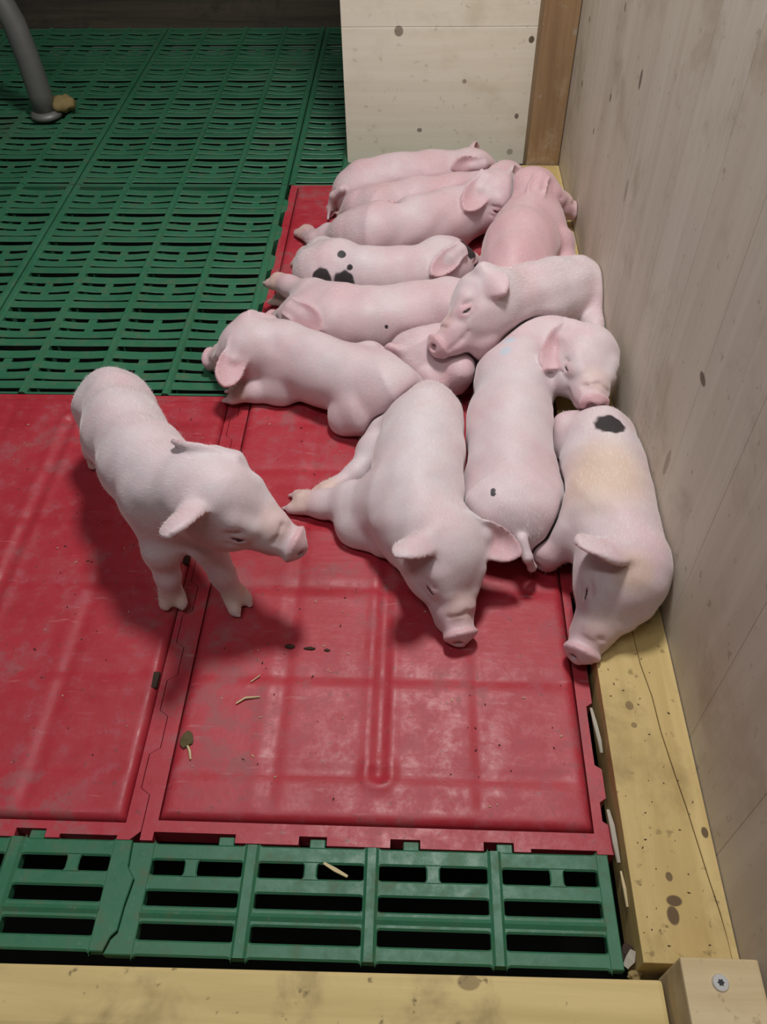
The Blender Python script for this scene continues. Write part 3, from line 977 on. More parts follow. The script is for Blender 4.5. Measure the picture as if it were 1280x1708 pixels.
  'tone': 1.0,
  'blue': []},
 {'name': 'P11',
  'label': 'sleeping white piglet in front, forelegs stretched left across the red plate',
  'spine': [[0.0169, 0.769, 0.045, 0.036], [0.0132, 0.7414, 0.05, 0.044], [0.0063, 0.6783, 0.054, 0.05], [0.0034, 0.6159, 0.055, 0.051],
            [0.0103, 0.5775, 0.054, 0.046], [0.0248, 0.551, 0.056, 0.039]],
  'head': {'c': [0.0331, 0.5285, 0.0638],
           'F': [0.2748, -0.8678, -0.414],
           'U': [0.38, -0.05, 0.9],
           'L': 0.13,
           'ears': [{'side': 1, 'tip': [-0.0166, 0.4853, 0.1075], 'n': [-0.3765, -0.6488, -0.5808], 'w': 0.044, 'cup': 0.012},
                    {'side': -1, 'tip': [0.1102, 0.5255, 0.0699], 'n': [-0.0778, -0.6467, 0.7588], 'w': 0.04, 'cup': 0.014}],
           'eye': 'closed'},
  'limbs': [[[-0.0329, 0.6107, 0.05, 0.034], [-0.068, 0.6282, 0.032, 0.024], [-0.104, 0.6364, 0.018, 0.0165], [-0.1286, 0.6424, 0.015, 0.014]],
            [[-0.0229, 0.6019, 0.03, 0.032], [-0.0601, 0.6008, 0.02, 0.024], [-0.0323, 0.5796, 0.02, 0.016]],
            [[-0.0278, 0.7717, 0.03, 0.036], [-0.0486, 0.7254, 0.022, 0.02], [-0.0689, 0.6907, 0.015, 0.0125], [-0.1031, 0.6631, 0.012, 0.011]]],
  'hoof': [1, 0, 1],
  'tail': [],
  'dors': [0, 0, 1],
  'spots': [],
  'tint': [],
  'pink': 0.32,
  'tone': 1.0,
  'blue': []},
 {'name': 'P12',
  'label': 'piglet with a black rump spot lying against the right wall over the batten',
  'spine': [[0.2135, 0.7229, 0.055, 0.031], [0.2138, 0.7033, 0.058, 0.041], [0.2125, 0.6478, 0.06, 0.046], [0.2119, 0.5982, 0.06, 0.045],
            [0.2113, 0.5545, 0.062, 0.043], [0.2125, 0.5251, 0.064, 0.037]],
  'head': {'c': [0.2102, 0.5002, 0.0684],
           'F': [-0.4533, -0.7959, -0.4014],
           'U': [0.45, -0.2, 0.85],
           'L': 0.135,
           'ears': [{'side': 1, 'tip': [0.153, 0.4839, 0.1311], 'n': [-0.2635, -0.4239, -0.8549], 'w': 0.06, 'cup': 0.009}],
           'eye': 'closed'},
  'limbs': [[[0.1864, 0.5842, 0.075, 0.032], [0.1629, 0.5716, 0.055, 0.025], [0.1455, 0.5604, 0.035, 0.0185], [0.143, 0.5608, 0.02, 0.014]],
            [[0.1985, 0.711, 0.06, 0.038], [0.1808, 0.7256, 0.05, 0.025], [0.1749, 0.7237, 0.03, 0.016]]],
  'hoof': [0, 0],
  'tail': [],
  'dors': [0, 0, 1],
  'spots': [[0.215, 0.6816, 0.1084, 0.019]],
  'tint': [[0.1954, 0.6061, 0.1113, 0.066, 0.55], [0.209, 0.4775, 0.106, 0.026, 0.45]],
  'pink': 0.42,
  'tone': 1.0,
  'blue': []}]
# ------------------------------------------------------------------ piglets: one continuous skin each, grown from a distance field
VOX = 0.0021


def unit(v):
    v = np.asarray(v, float)
    return v / np.linalg.norm(v)


def smin(a, b, k):
    h = np.maximum(k - np.abs(a - b), 0) / k
    return np.minimum(a, b) - h * h * k * 0.25


def smax(a, b, k):
    return -smin(-a, -b, k)


class Cone:            # tapered capsule
    def __init__(s, a, b, r1, r2, k=0.02, carve=False):
        s.a, s.b, s.r1, s.r2, s.k, s.carve = np.array(a, float), np.array(b, float), r1, r2, k, carve
        m = max(r1, r2)
        s.lo, s.hi = np.minimum(s.a, s.b) - m, np.maximum(s.a, s.b) + m

    def d(s, X, Y, Z):
        g = np.float32
        ba = s.b - s.a
        l = float(np.linalg.norm(ba))
        x, y, z = X - g(s.a[0]), Y - g(s.a[1]), Z - g(s.a[2])
        if l < 1e-6 or abs(s.r1 - s.r2) >= l:
            if s.r1 >= s.r2:
                return np.sqrt(x * x + y * y + z * z) - g(s.r1)
            x, y, z = X - g(s.b[0]), Y - g(s.b[1]), Z - g(s.b[2])
            return np.sqrt(x * x + y * y + z * z) - g(s.r2)
        e = ba / l
        v = x * g(e[0]) + y * g(e[1]) + z * g(e[2])              # along the axis
        r2 = x * x + y * y + z * z
        r = np.sqrt(np.maximum(r2 - v * v, 0))                    # off the axis
        sn = (s.r1 - s.r2) / l
        cs = math.sqrt(1 - sn * sn)
        t = np.clip(v + r * g(sn / cs), 0, g(l))                  # foot of the slanted normal
        return np.sqrt((v - t) ** 2 + r * r) - (g(s.r1) + t * g((s.r2 - s.r1) / l))


class Ell:             # rotated ellipsoid, axes = rows of R
    def __init__(s, c, R, r, k=0.02, carve=False):
        s.c, s.R, s.r, s.k, s.carve = np.array(c, float), np.array(R, float), np.array(r, float), k, carve
        m = max(r)
        s.lo, s.hi = s.c - m, s.c + m

    def d(s, X, Y, Z):
        x, y, z = X - np.float32(s.c[0]), Y - np.float32(s.c[1]), Z - np.float32(s.c[2])
        k0 = k1 = 0
        for ax, r in zip(s.R, s.r):
            u = x * np.float32(ax[0]) + y * np.float32(ax[1]) + z * np.float32(ax[2])
            k0 = k0 + (u / np.float32(r)) ** 2
            k1 = k1 + (u / np.float32(r * r)) ** 2
        k0, k1 = np.sqrt(k0), np.sqrt(k1) + np.float32(1e-6)
        return k0 * (k0 - 1) / k1


class Ear:             # thin cupped leaf
    def __init__(s, base, tip, n, w, cup, k=0.006):
        s.o = np.array(base, float)
        a = np.array(tip, float) - s.o
        s.len = float(np.linalg.norm(a))
        s.a = a / s.len
        n = np.array(n, float)
        n = n - s.a * (n @ s.a)
        s.n = unit(n)
        s.b = np.cross(s.n, s.a)
        s.w, s.cup, s.k, s.carve = w / 2, cup, k, False
        m = max(s.len, w) + 0.012
        s.lo, s.hi = s.o - m, s.o + m

    def loc(s, X, Y, Z):
        x, y, z = X - np.float32(s.o[0]), Y - np.float32(s.o[1]), Z - np.float32(s.o[2])
        f = lambda v: x * np.float32(v[0]) + y * np.float32(v[1]) + z * np.float32(v[2])
        return f(s.a) / np.float32(s.len), f(s.b), f(s.n)

    def d(s, X, Y, Z):
        u, v, w = s.loc(X, Y, Z)
        uc = np.clip(u, 0, 1)
        hw = np.float32(s.w) * (np.clip(1 - uc, 0, 1) ** 0.66 * (0.62 + 1.30 * uc))
        mid = np.float32(s.cup) * ((v / np.float32(s.w)) ** 2) * (1.1 - 0.5 * uc) - np.float32(s.cup * 0.9) * np.sin(uc * 2.6) * 0.55
        th = 0.0026 - 0.0008 * uc
        dv = np.maximum(np.abs(v) - hw, np.maximum(u - 1, -0.25 - u) * np.float32(s.len)) * 0.8
        dw = (np.abs(w - mid) - th) * 0.8
        return np.minimum(np.maximum(dv, dw), 0) + np.sqrt(np.maximum(dv, 0) ** 2 + np.maximum(dw, 0) ** 2) - 0.0009


def limb(pts, k, hoof):
    out = []
    P = [np.array(p[:3]) for p in pts]
    R = [p[3] for p in pts]
    for i in range(len(P) - 1):
        out.append(Cone(P[i], P[i + 1], R[i], R[i + 1], k if i == 0 else 0.010))
    if hoof:
        d = unit(P[-1] - P[-2])
        up = np.array([0, 0, 1.0])
        side = np.cross(d, up)
        side = unit(side) if np.linalg.norm(side) > 0.2 else np.array([1.0, 0, 0])
        e, r = P[-1], R[-1]
        f = unit(d + np.array([0, 0, -0.15])) if abs(d[2]) < .8 else unit(np.array([d[0], d[1], 0]) * 1.0 + np.array([0.25, -0.5, 0]) + np.array([0, 0, -.5]))
        for s in (-1, 1):
            a = e + side * s * r * 0.56
            out.append(Cone(a - f * 0.002, a + f * 0.010 + side * s * 0.0022, r * 0.66, r * 0.60, 0.0035))
            out.append(Cone(a + f * 0.010 + side * s * 0.0022, a + f * 0.022 + side * s * 0.0026, r * 0.58, r * 0.26, 0.0015))
            b = e - f * 0.012 + side * s * r * 0.75 - np.cross(side, f) * 0.004
            out.append(Cone(b, b + f * 0.006, 0.0035, 0.0022, 0.004))
    return out


def head_frame(h):
    F = unit(h['F'])
    U = np.array(h['U'], float)
    U = unit(U - F * (U @ F))
    R = np.cross(F, U)
    return F, R, U


def head_prims(h):
    F, R, U = head_frame(h)
    L = h['L']
    c = np.array(h['c'])
    P = lambda x, y, z: c + L * (x * F + y * R + z * U)
    B = np.array([F, R, U])
    out = [Ell(P(-.03, 0, .02), B, (L * .33, L * .285, L * .285), 0.02),
           Cone(P(.06, 0, .02), P(.40, 0, -.070), L * .245, L * .158, 0.014),
           Cone(P(.40, 0, -.070), P(.60, 0, -.095), L * .156, L * .130, 0.010),
           Cone(P(.0, 0, -.14), P(.47, 0, -.175), L * .205, L * .105, 0.012),
           Ell(P(.632, 0, -.085), B, (L * .040, L * .152, L * .138), 0.004)]
    for s in (-1, 1):
        out += [Ell(P(.06, s * .15, -.12), B, (L * .25, L * .14, L * .19), 0.014),
                Cone(P(.19, s * .170, .110), P(.32, s * .130, .055), L * .062, L * .045, 0.012)]
    base = list(out)

    def skin_y(x, z):
        """how far out, in head lengths, the skin lies beside the point (x, z) of the mid plane"""
        for k in range(60):
            y = .30 - k * .004
            q = P(x, y, z)
            v = 1.0
            for pr in base:
                v = float(smin(np.float64(v), np.float64(pr.d(np.float64(q[0]), np.float64(q[1]), np.float64(q[2]))), pr.k))
            if v < 0:
                return y
        return .2

    e0, e1, e2 = (skin_y(x, z) for x, z in ((.205, .020), (.262, .008), (.322, .016)))
    for s in (-1, 1):
        # eyelids bulge a little, a curved slit lies between them with a crease above and below
        out += [Ell(P(.262, s * (e1 - .034), .012), B, (L * .068, L * .046, L * .052), 0.006),
                Cone(P(.200, s * (e0 + .012), .020), P(.262, s * (e1 + .016), .002), L * .008, L * .018, 0.0025, True),
                Cone(P(.262, s * (e1 + .016), .002), P(.326, s * (e2 + .010), .018), L * .018, L * .008, 0.0025, True),
                Cone(P(.185, s * (e0 + .004), .055), P(.262, s * (e1 - .012), .075), L * .006, L * .008, 0.004, True),
                Cone(P(.200, s * (e0 + .010), -.045), P(.300, s * (e1 + .006), -.062), L * .006, L * .008, 0.004, True),
                # nostril
                Cone(P(.62, s * .050, -.078), P(.70, s * .054, -.075), L * .022, L * .027, 0.003, True),
                # line of the mouth
                Cone(P(.585, s * .100, -.190), P(.43, s * .150, -.180), L * .005, L * .008, 0.006, True),
                Cone(P(.43, s * .150, -.180), P(.35, s * .172, -.155), L * .008, L * .006, 0.006, True)]
    # wrinkles across the bridge of the snout
    for x in (.50, .55, .585):
        rr = .156 - (x - .40) * .10
        for s in (-1, 1):
            out.append(Cone(P(x, s * .01, -.082 + rr), P(x - .01, s * rr * .82, -.082 + rr * .55), L * .006, L * .005, 0.006, True))
    return out


def ear_base(h, s):
    F, R, U = head_frame(h)
    return np.array(h['c']) + h['L'] * (-.10 * F + s * .235 * R + .175 * U)


def ear_prims(h):
    out = []
    for e in h['ears']:
        base = ear_base(h, e['side'])
        tip = np.array(e['tip'])
        d = unit(tip - base)
        out.append(Cone(base - d * 0.008, base + d * 0.008, 0.0120, 0.0070, 0.010))
        out.append(Ear(base, tip, e['n'], e['w'], e['cup']))
    return out


def pig_prims(p):
    out = []
    sp = p['spine']
    for a, b in zip(sp, sp[1:]):
        out.append(Cone(a[:3], b[:3], a[3], b[3], 0.022))
    h = p['head']
    F, R, U = head_frame(h)
    nb = np.array(h['c']) - h['L'] * .08 * F
    out.append(Cone(sp[-1][:3], nb, sp[-1][3], h['L'] * .27, 0.022))
    dors = np.array(p['dors'], float)
    for idx, (la, lb, lc, off) in ((1, (.040, .026, .036, .50)), (-2, (.034, .024, .038, .52))):
        j = np.array(sp[idx][:3]); r = sp[idx][3]
        ax_ = unit(np.array(sp[min(idx + 1, len(sp) - 1) if idx > 0 else -1][:3]) - np.array(sp[idx - 1][:3]))
        dd = unit(dors - ax_ * (dors @ ax_))
        lat = np.cross(ax_, dd)
        k = r / .047
        for s in (-1, 1):
            out.append(Ell(j + lat * s * r * off - dd * r * .12, np.array([ax_, lat, dd]), (la * k, lb * k, lc * k), 0.012))
    ridge = []
    for i in range(len(sp)):
        a0, b0 = np.array(sp[max(i - 1, 0)][:3]), np.array(sp[min(i + 1, len(sp) - 1)][:3])
        ax_ = unit(b0 - a0)
        dd = unit(dors - ax_ * (dors @ ax_))
        ridge.append((np.array(sp[i][:3]) + dd * sp[i][3] * .50, sp[i][3] * .53))
    for (a0, ra), (b0, rb) in zip(ridge, ridge[1:]):
        out.append(Cone(a0, b0, ra, rb, 0.014))
    out += head_prims(h)
    for l, hf in zip(p['limbs'], p['hoof']):
        out += limb(l, 0.020, hf)
    t = p['tail']
    for a, b in zip(t, t[1:]):
        out.append(Cone(a[:3], b[:3], a[3], b[3], 0.005))
    out += ear_prims(h)
    return out


def axes(lo, hi, h):
    return [np.arange(math.floor(lo[i] / h), math.ceil(hi[i] / h) + 1).astype(np.float32) * np.float32(h) for i in range(3)]


def field(prims, ax, h, carve=True):
    f = np.full([len(a) for a in ax], 1.0, np.float32)
    for p in prims:
        if p.carve and not carve:
            continue
        m = p.k + 3 * h
        sl = []
        for i in range(3):
            i0 = int(np.searchsorted(ax[i], p.lo[i] - m))
            i1 = int(np.searchsorted(ax[i], p.hi[i] + m))
            sl.append(slice(i0, i1))
        if any(s.stop <= s.start for s in sl):
            continue
        X, Y, Z = ax[0][sl[0]][:, None, None], ax[1][sl[1]][None, :, None], ax[2][sl[2]][None, None, :]
        d = p.d(X, Y, Z).astype(np.float32)
        s = tuple(sl)
        f[s] = smax(f[s], -d, np.float32(p.k)) if p.carve else smin(f[s], d, np.float32(p.k))
    return f


def surface_nets(f, ax):
    h = float(ax[0][1] - ax[0][0])
    o = np.array([a[0] for a in ax])
    s = f < 0
    cnt = np.zeros([n - 1 for n in f.shape], np.int8)
    cor = [(i, j, k) for i in (0, 1) for j in (0, 1) for k in (0, 1)]
    nx, ny, nz = cnt.shape
    for (i, j, k) in cor:
        cnt += s[i:i + nx, j:j + ny, k:k + nz]
    mask = (cnt > 0) & (cnt < 8)
    I = np.argwhere(mask)
    vid = np.full(cnt.shape, -1, np.int32)
    vid[mask] = np.arange(len(I), dtype=np.int32)
    V = {c: f[I[:, 0] + c[0], I[:, 1] + c[1], I[:, 2] + c[2]] for c in cor}
    acc = np.zeros((len(I), 3))
    num = np.zeros(len(I))
    for a in cor:
        for axn in range(3):
            if a[axn]: continue
            b = list(a); b[axn] = 1; b = tuple(b)
            fa, fb = V[a], V[b]
            cr = (fa < 0) != (fb < 0)
            t = np.where(cr, fa / np.where(cr, fa - fb, 1), 0)
            for q in range(3):
                acc[:, q] += np.where(cr, a[q] + (t if q == axn else 0), 0)
            num += cr
    P = o + (I + acc / num[:, None]) * h
    quads = []
    for axn in range(3):
        u, v = (axn + 1) % 3, (axn + 2) % 3
        sl0 = [slice(None)] * 3; sl1 = [slice(None)] * 3
        sl0[axn] = slice(0, -1); sl1[axn] = slice(1, None)
        a, b = s[tuple(sl0)], s[tuple(sl1)]
        ch = np.argwhere(a != b)
        ok = (ch[:, u] > 0) & (ch[:, v] > 0) & (ch[:, u] < s.shape[u] - 1) & (ch[:, v] < s.shape[v] - 1)
        ch = ch[ok]
        inside = a[ch[:, 0], ch[:, 1], ch[:, 2]]
        def g(du, dv):
            c = ch.copy(); c[:, u] += du; c[:, v] += dv
            return vid[c[:, 0], c[:, 1], c[:, 2]]
        q = np.stack([g(-1, -1), g(0, -1), g(0, 0), g(-1, 0)], 1)
        q[~inside] = q[~inside][:, ::-1]
        quads.append(q)
    Q = np.concatenate(quads)
    # light relaxation
    for _ in range(2):
        s_ = np.zeros_like(P); n_ = np.zeros(len(P))
        for i in range(4):
            a, b = Q[:, i], Q[:, (i + 1) % 4]
            for q in range(3):
                s_[:, q] += np.bincount(a, P[b, q], len(P)) + np.bincount(b, P[a, q], len(P))
            n_ += np.bincount(a, minlength=len(P)) + np.bincount(b, minlength=len(P))
        P = P * 0.5 + 0.5 * s_ / n_[:, None]
    return P, Q


def mesh_np(name, V, Q):
    me = bpy.data.meshes.new(name)
    me.vertices.add(len(V))
    me.vertices.foreach_set('co', V.astype(np.float32).ravel())
    me.loops.add(Q.size)
    me.loops.foreach_set('vertex_index', Q.astype(np.int32).ravel())
    me.polygons.add(len(Q))
    me.polygons.foreach_set('loop_start', np.arange(0, Q.size, 4, dtype=np.int32))
    me.polygons.foreach_set('loop_total', np.full(len(Q), 4, np.int32))
    me.update(calc_edges=True)
    me.polygons.foreach_set('use_smooth', np.ones(len(Q), bool))
    return me


ALL = [pig_prims(p) for p in PIGS]
BB = [(np.min([q.lo for q in pr], 0) - 0.012, np.max([q.hi for q in pr], 0) + 0.012) for pr in ALL]
GAP = 0.0010


def sstep(x, a, b):
    t = np.clip((x - a) / (b - a), 0, 1)
    return t * t * (3 - 2 * t)


def lumps(i, ax):
    rng = np.random.RandomState(100 + i)
    X, Y, Z = ax[0][:, None, None], ax[1][None, :, None], ax[2][None, None, :]
    f = 0
    for wl, am in ((0.085, .0009), (0.055, .0006), (0.036, .0003)):
        k = unit(rng.normal(size=3)) * 2 * math.pi / wl
        k2 = unit(rng.normal(size=3)) * 2 * math.pi / wl
        ph = rng.uniform(0, 6, 2)
        f = f + np.float32(am) * np.sin(X * np.float32(k[0]) + Y * np.float32(k[1]) + Z * np.float32(k[2]) + np.float32(ph[0])) * \
            np.sin(X * np.float32(k2[0]) + Y * np.float32(k2[1]) + Z * np.float32(k2[2]) + np.float32(ph[1]))
    return f


def hair_coat(i, o, V, Q, base, colr):
    """short pale bristles lying back along the body"""
    p = PIGS[i]
    rng = np.random.RandomState(50 + i)
    A, B_, C_, D = (V[Q[:, k]] for k in range(4))
    nrm = np.cross(C_ - A, D - B_)
    ar = np.linalg.norm(nrm, axis=1)
    nrm = nrm / np.maximum(ar, 1e-12)[:, None]
    N = HAIRS
    pick = rng.choice(len(Q), N, p=ar / ar.sum())
    u, v = rng.rand(N, 1), rng.rand(N, 1)
    pos = A[pick] * (1 - u) * (1 - v) + B_[pick] * u * (1 - v) + C_[pick] * u * v + D[pick] * (1 - u) * v
    nn = nrm[pick]
    sp = np.array([s[:3] for s in p['spine']] + [p['head']['c'], (np.array(p['head']['c']) + np.array(p['head']['F']) * p['head']['L'] * .6).tolist()])
    seg = sp[:-1] - sp[1:]
    seg /= np.linalg.norm(seg, axis=1)[:, None]
    midp = (sp[:-1] + sp[1:]) / 2
    w = 1 / (np.linalg.norm(pos[:, None] - midp[None], axis=2) ** 4 + 1e-8)
    back = (w[:, :, None] * seg[None]).sum(1)
    back -= nn * (back * nn).sum(1)[:, None]
    back /= np.linalg.norm(back, axis=1)[:, None] + 1e-6
    d = back + nn * rng.uniform(.12, .45, (N, 1)) + rng.normal(size=(N, 3)) * .22
    d /= np.linalg.norm(d, axis=1)[:, None]
    L = p['head']['L']
    rel = (pos - np.array(p['head']['c'])) / L
    F = np.array(p['head']['F'])
    ln = rng.uniform(.003, .0065, (N, 1)) * np.where((rel @ F > .35) & (np.linalg.norm(rel, axis=1) < .8), .4, 1.0)[:, None]
    side = np.cross(d, nn)
    side /= np.linalg.norm(side, axis=1)[:, None] + 1e-6
    wd = 0.00007
    keep = (pos[:, 2] > 0.016) & (colr[Q[pick, 0], 1] < .3)
    pos, d, ln, side = pos[keep], d[keep], ln[keep], side[keep]
    tip = pos + d * ln
    ok = (tip[:, 0] < WX - .002) & ((tip[:, 0] < .165) | (tip[:, 2] > .036))
    pos, tip, side = pos[ok], tip[ok], side[ok]
    free = np.ones(len(pos), bool)        # no bristles where another piglet lies against this one
    for j, other in enumerate(ALL):
        if j == i or np.any(BB[j][0] > BB[i][1]) or np.any(BB[j][1] < BB[i][0]):
            continue
        for pr in other:
            if not pr.carve:
                free &= pr.d(tip[:, 0], tip[:, 1], tip[:, 2]) > 0.0115
    pos, tip, side = pos[free], tip[free], side[free]
    T = np.stack([pos - side * wd, pos + side * wd, tip], 1).reshape(-1, 3) - base
    n = len(pos)
    me = bpy.data.meshes.new('hair')
    me.vertices.add(n * 3)
    me.vertices.foreach_set('co', T.astype(np.float32).ravel())
    me.loops.add(n * 3)
    me.loops.foreach_set('vertex_index', np.arange(n * 3, dtype=np.int32))
    me.polygons.add(n)
    me.polygons.foreach_set('loop_start', np.arange(0, n * 3, 3, dtype=np.int32))
    me.polygons.foreach_set('loop_total', np.full(n, 3, np.int32))
    me.update(calc_edges=True)
    hobj = obj('hair', me, M_HAIR, o)
    hobj['kind'] = 'stuff'


HAIRS = 15000


def build_pig(i):
    p, prims = PIGS[i], ALL[i]
    lo, hi = BB[i][0].copy(), BB[i][1].copy()
    lo[2] = max(lo[2], -0.006)
    hi[0] = min(hi[0], WX + 0.006)
    ax = axes(lo, hi, VOX)
    f = field(prims, ax, VOX)
    f += lumps(i, ax)
    # soft contact: touching piglets flatten against each other halfway
    for j, other in enumerate(ALL):
        if j == i or np.any(BB[j][0] > hi) or np.any(BB[j][1] < lo):
            continue
        sl = []
        for q in range(3):
            a0 = max(int(np.searchsorted(ax[q], BB[j][0][q])), 0)
            a1 = int(np.searchsorted(ax[q], BB[j][1][q]))
            sl.append(slice(a0, a1))
        if any(s.stop - s.start < 2 for s in sl):
            continue
        sub = [ax[q][sl[q]] for q in range(3)]
        g = field(other, sub, VOX, carve=False) + lumps(j, sub)
        s = tuple(sl)
        fs = f[s]
        f[s] = np.where(g < 0.02, smax(fs, (fs - g) * np.float32(0.5) + np.float32(GAP), np.float32(0.004)), fs)
    # floor, batten and walls
    X, Y, Z = ax[0][:, None, None], ax[1][None, :, None], ax[2][None, None, :]
    green = (ax[0] < -0.2300)[:, None, None] & (ax[1] > 0.8440)[None, :, None]
    ztop = np.where(green, np.float32(0.0050), np.float32(0.0088))
    ztop = np.where((ax[0] > 0.1775)[:, None, None], np.float32(0.0242), ztop)
    f = smax(f, (ztop - Z).astype(np.float32), np.float32(0.004))
    f = smax(f, (X - np.float32(WX - 0.0008)).astype(np.float32) + 0 * Y + 0 * Z, np.float32(0.004))
    f = smax(f, (Y - np.float32(BY - 0.0008)).astype(np.float32) + 0 * X + 0 * Z, np.float32(0.004))
    V, Q = surface_nets(f, ax)
    base = np.array([np.mean([s[0] for s in p['spine']]), np.mean([s[1] for s in p['spine']]), 0.0])
    # pigment: r pinkness, g black spots, b ochre tint
    h = p['head']
    F, R, U = head_frame(h)
    L, c = h['L'], np.array(h['c'])
    rel = (V - c) / L
    hx, hy, hz = rel @ F, rel @ R, rel @ U
    pink = np.full(len(V), float(p['pink']))
    near_head = np.linalg.norm(rel, axis=1) < 0.85
    snout = sstep(hx, .585, .64) * near_head * (np.hypot(hy, hz + .08) < .2)
    pink += snout * 0.75
    pink += 0.25 * sstep(hx, .30, .5) * near_head * (np.hypot(hy, hz + .08) < .25)
    for s in (-1, 1):
        lid = np.sqrt(((hx - .265) / .10) ** 2 + ((hy - s * .20) / .08) ** 2 + ((hz - .02) / .07) ** 2)
        pink += 0.35 * (1 - sstep(lid, .6, 1.2)) * near_head
    dark = np.zeros(len(V))
    for s in (-1, 1):
        slit = np.sqrt(((hx - .265) / .070) ** 2 + ((hy - s * .225) / .06) ** 2 + ((hz - .006 - 4.0 * (hx - .262) ** 2) / .021) ** 2)
        dark = np.maximum(dark, 0.72 * (1 - sstep(slit, .5, 1.1)) * near_head)
        nst = np.sqrt(((hx - .67) / .05) ** 2 + ((hy - s * .05) / .03) ** 2 + ((hz + .073) / .032) ** 2)
        dark = np.maximum(dark, 0.55 * (1 - sstep(nst, .6, 1.1)) * near_head)
    for e in prims:
        if isinstance(e, Ear):
            u, v, w = e.loc(V[:, 0], V[:, 1], V[:, 2])
            dist = e.d(V[:, 0], V[:, 1], V[:, 2])
            on = (1 - sstep(dist, 0.0008, 0.004)) * sstep(u, 0.05, 0.35)
            mid = e.cup * ((v / e.w) ** 2) * (1.1 - .5 * np.clip(u, 0, 1)) - e.cup * .9 * np.sin(np.clip(u, 0, 1) * 2.6) * .55
            inner = sstep(w - mid, -0.001, 0.002) * (1 - sstep(np.abs(v) / e.w, .55, 1.0))
            pink += on * (0.18 + 0.50 * inner)
    # rosy flanks and belly, paler back: taken from the distance to the ground-facing side of the spine line
    nrm_z = sstep(V[:, 2], 0.0, 0.11)
    ochre = np.zeros(len(V))
    for l, hf in zip(p['limbs'], p['hoof']):
        e = np.array(l[-1][:3])
        d = np.linalg.norm(V - e, axis=1)
        pink += 0.25 * (1 - sstep(d, .015, .05))
        if hf:
            ochre = np.maximum(ochre, 0.35 * (1 - sstep(d, .014, .024)))
    for sx, sy, sz, r in p['spots']:
        d = np.linalg.norm((V - np.array([sx, sy, sz])), axis=1) / r
        w = np.sin(V[:, 0] * 420 + 1) * np.sin(V[:, 1] * 390) * .08
        dark = np.maximum(dark, 1 - sstep(d + w, .55, 1.25))
    for sx, sy, sz, r, k in p['tint']:
        d = np.linalg.norm((V - np.array([sx, sy, sz])), axis=1) / r
        ochre = np.maximum(ochre, k * (1 - sstep(d, .3, 1.1)))
    # ochre staining over the bridge of the nose
    br = np.sqrt(((hx - .42) / .2) ** 2 + (hy / .2) ** 2 + ((hz - .05) / .14) ** 2)
    ochre = np.maximum(ochre, 0.22 * (1 - sstep(br, .4, 1.1)) * near_head)
    me = mesh_np('piglet', V - base, Q)
    ca = me.color_attributes.new('skin', 'FLOAT_COLOR', 'POINT')
    colr = np.ones((len(V), 4), np.float32)
    blue = np.zeros(len(V))
    for sx, sy, sz, r in p['blue']:
        d = np.linalg.norm((V - np.array([sx, sy, sz])), axis=1) / r
        blue = np.maximum(blue, 1 - sstep(d, .3, 1.5))
    colr[:, 3] = blue
    colr[:, 0], colr[:, 1], colr[:, 2] = np.clip(pink, 0, 1), np.clip(dark, 0, 1), np.clip(ochre, 0, 1)
    ca.data.foreach_set('color', colr.ravel())
    o = obj('piglet', me, M_SKIN)
    o.location = base
    tag(o, p['label'], 'piglet', 'piglets in the nest')
    hair_coat(i, o, V, Q, base, colr)
    if h['eye'] == 'open':
        for s in (-1, 1):
            bm = bmesh.new()
            bmesh.ops.create_uvsphere(bm, u_segments=16, v_segments=10, radius=L * .040)
            e = obj('eye', bm_mesh('eye', bm, True), M_EYE, o)
            e.location = Vector(c + L * (.266 * F + s * .196 * R + .006 * U) - base)
    return o


import time as _time
_t = _time.time()
for i in range(len(PIGS)):
    build_pig(i)
print('piglets built in %.1f s' % (_time.time() - _t), sum(len(o.data.polygons) for o in COL.objects if o.name.startswith('piglet')))


# ------------------------------------------------------------------ litter and small details
def chip(name, pts, width, thick, mat, label, cat, twist=0.3):
    """flat splinter or straw swept along pts"""
    P_ = [Vector(p) for p in pts]
    verts, faces = [], []
    for i, q in enumerate(P_):
        t = (P_[min(i + 1, len(P_) - 1)] - P_[max(i - 1, 0)]).normalized()
        s = t.cross(Vector((0, 0, 1))).normalized()
        u = s.cross(t)
        a = twist * i
        s, u = s * math.cos(a) + u * math.sin(a), u * math.cos(a) - s * math.sin(a)
        w = width * (0.6 if i in (0, len(P_) - 1) else 1.0)
        for (cs, cu) in ((-1, -1), (1, -1), (1, 1), (-1, 1)):
            verts.append(q + s * w / 2 * cs + u * thick / 2 * cu)
    for i in range(len(P_) - 1):
        for k in range(4):
            faces.append((i * 4 + k, i * 4 + (k + 1) % 4, i * 4 + 4 + (k + 1) % 4, i * 4 + 4 + k))
    n = len(P_) - 1
    faces += [(3, 2, 1, 0), (n * 4, n * 4 + 1, n * 4 + 2, n * 4 + 3)]
    return tag(obj(name, mesh_from(name, verts, faces), mat), label, cat)


def lump(name, c, r, mat, label, cat, seed=0, flat=0.55):
    rng = random.Random(seed)
    bm = bmesh.new()
    bmesh.ops.create_icosphere(bm, subdivisions=2, radius=1.0)
    for v in bm.verts:
        k = 1 + rng.uniform(-.28, .28)
        v.co = Vector((c[0] + v.co.x * r[0] * k, c[1] + v.co.y * r[1] * k, c[2] + v.co.z * r[0] * flat * k))
    return tag(obj(name, bm_mesh(name, bm, False), mat), label, cat)


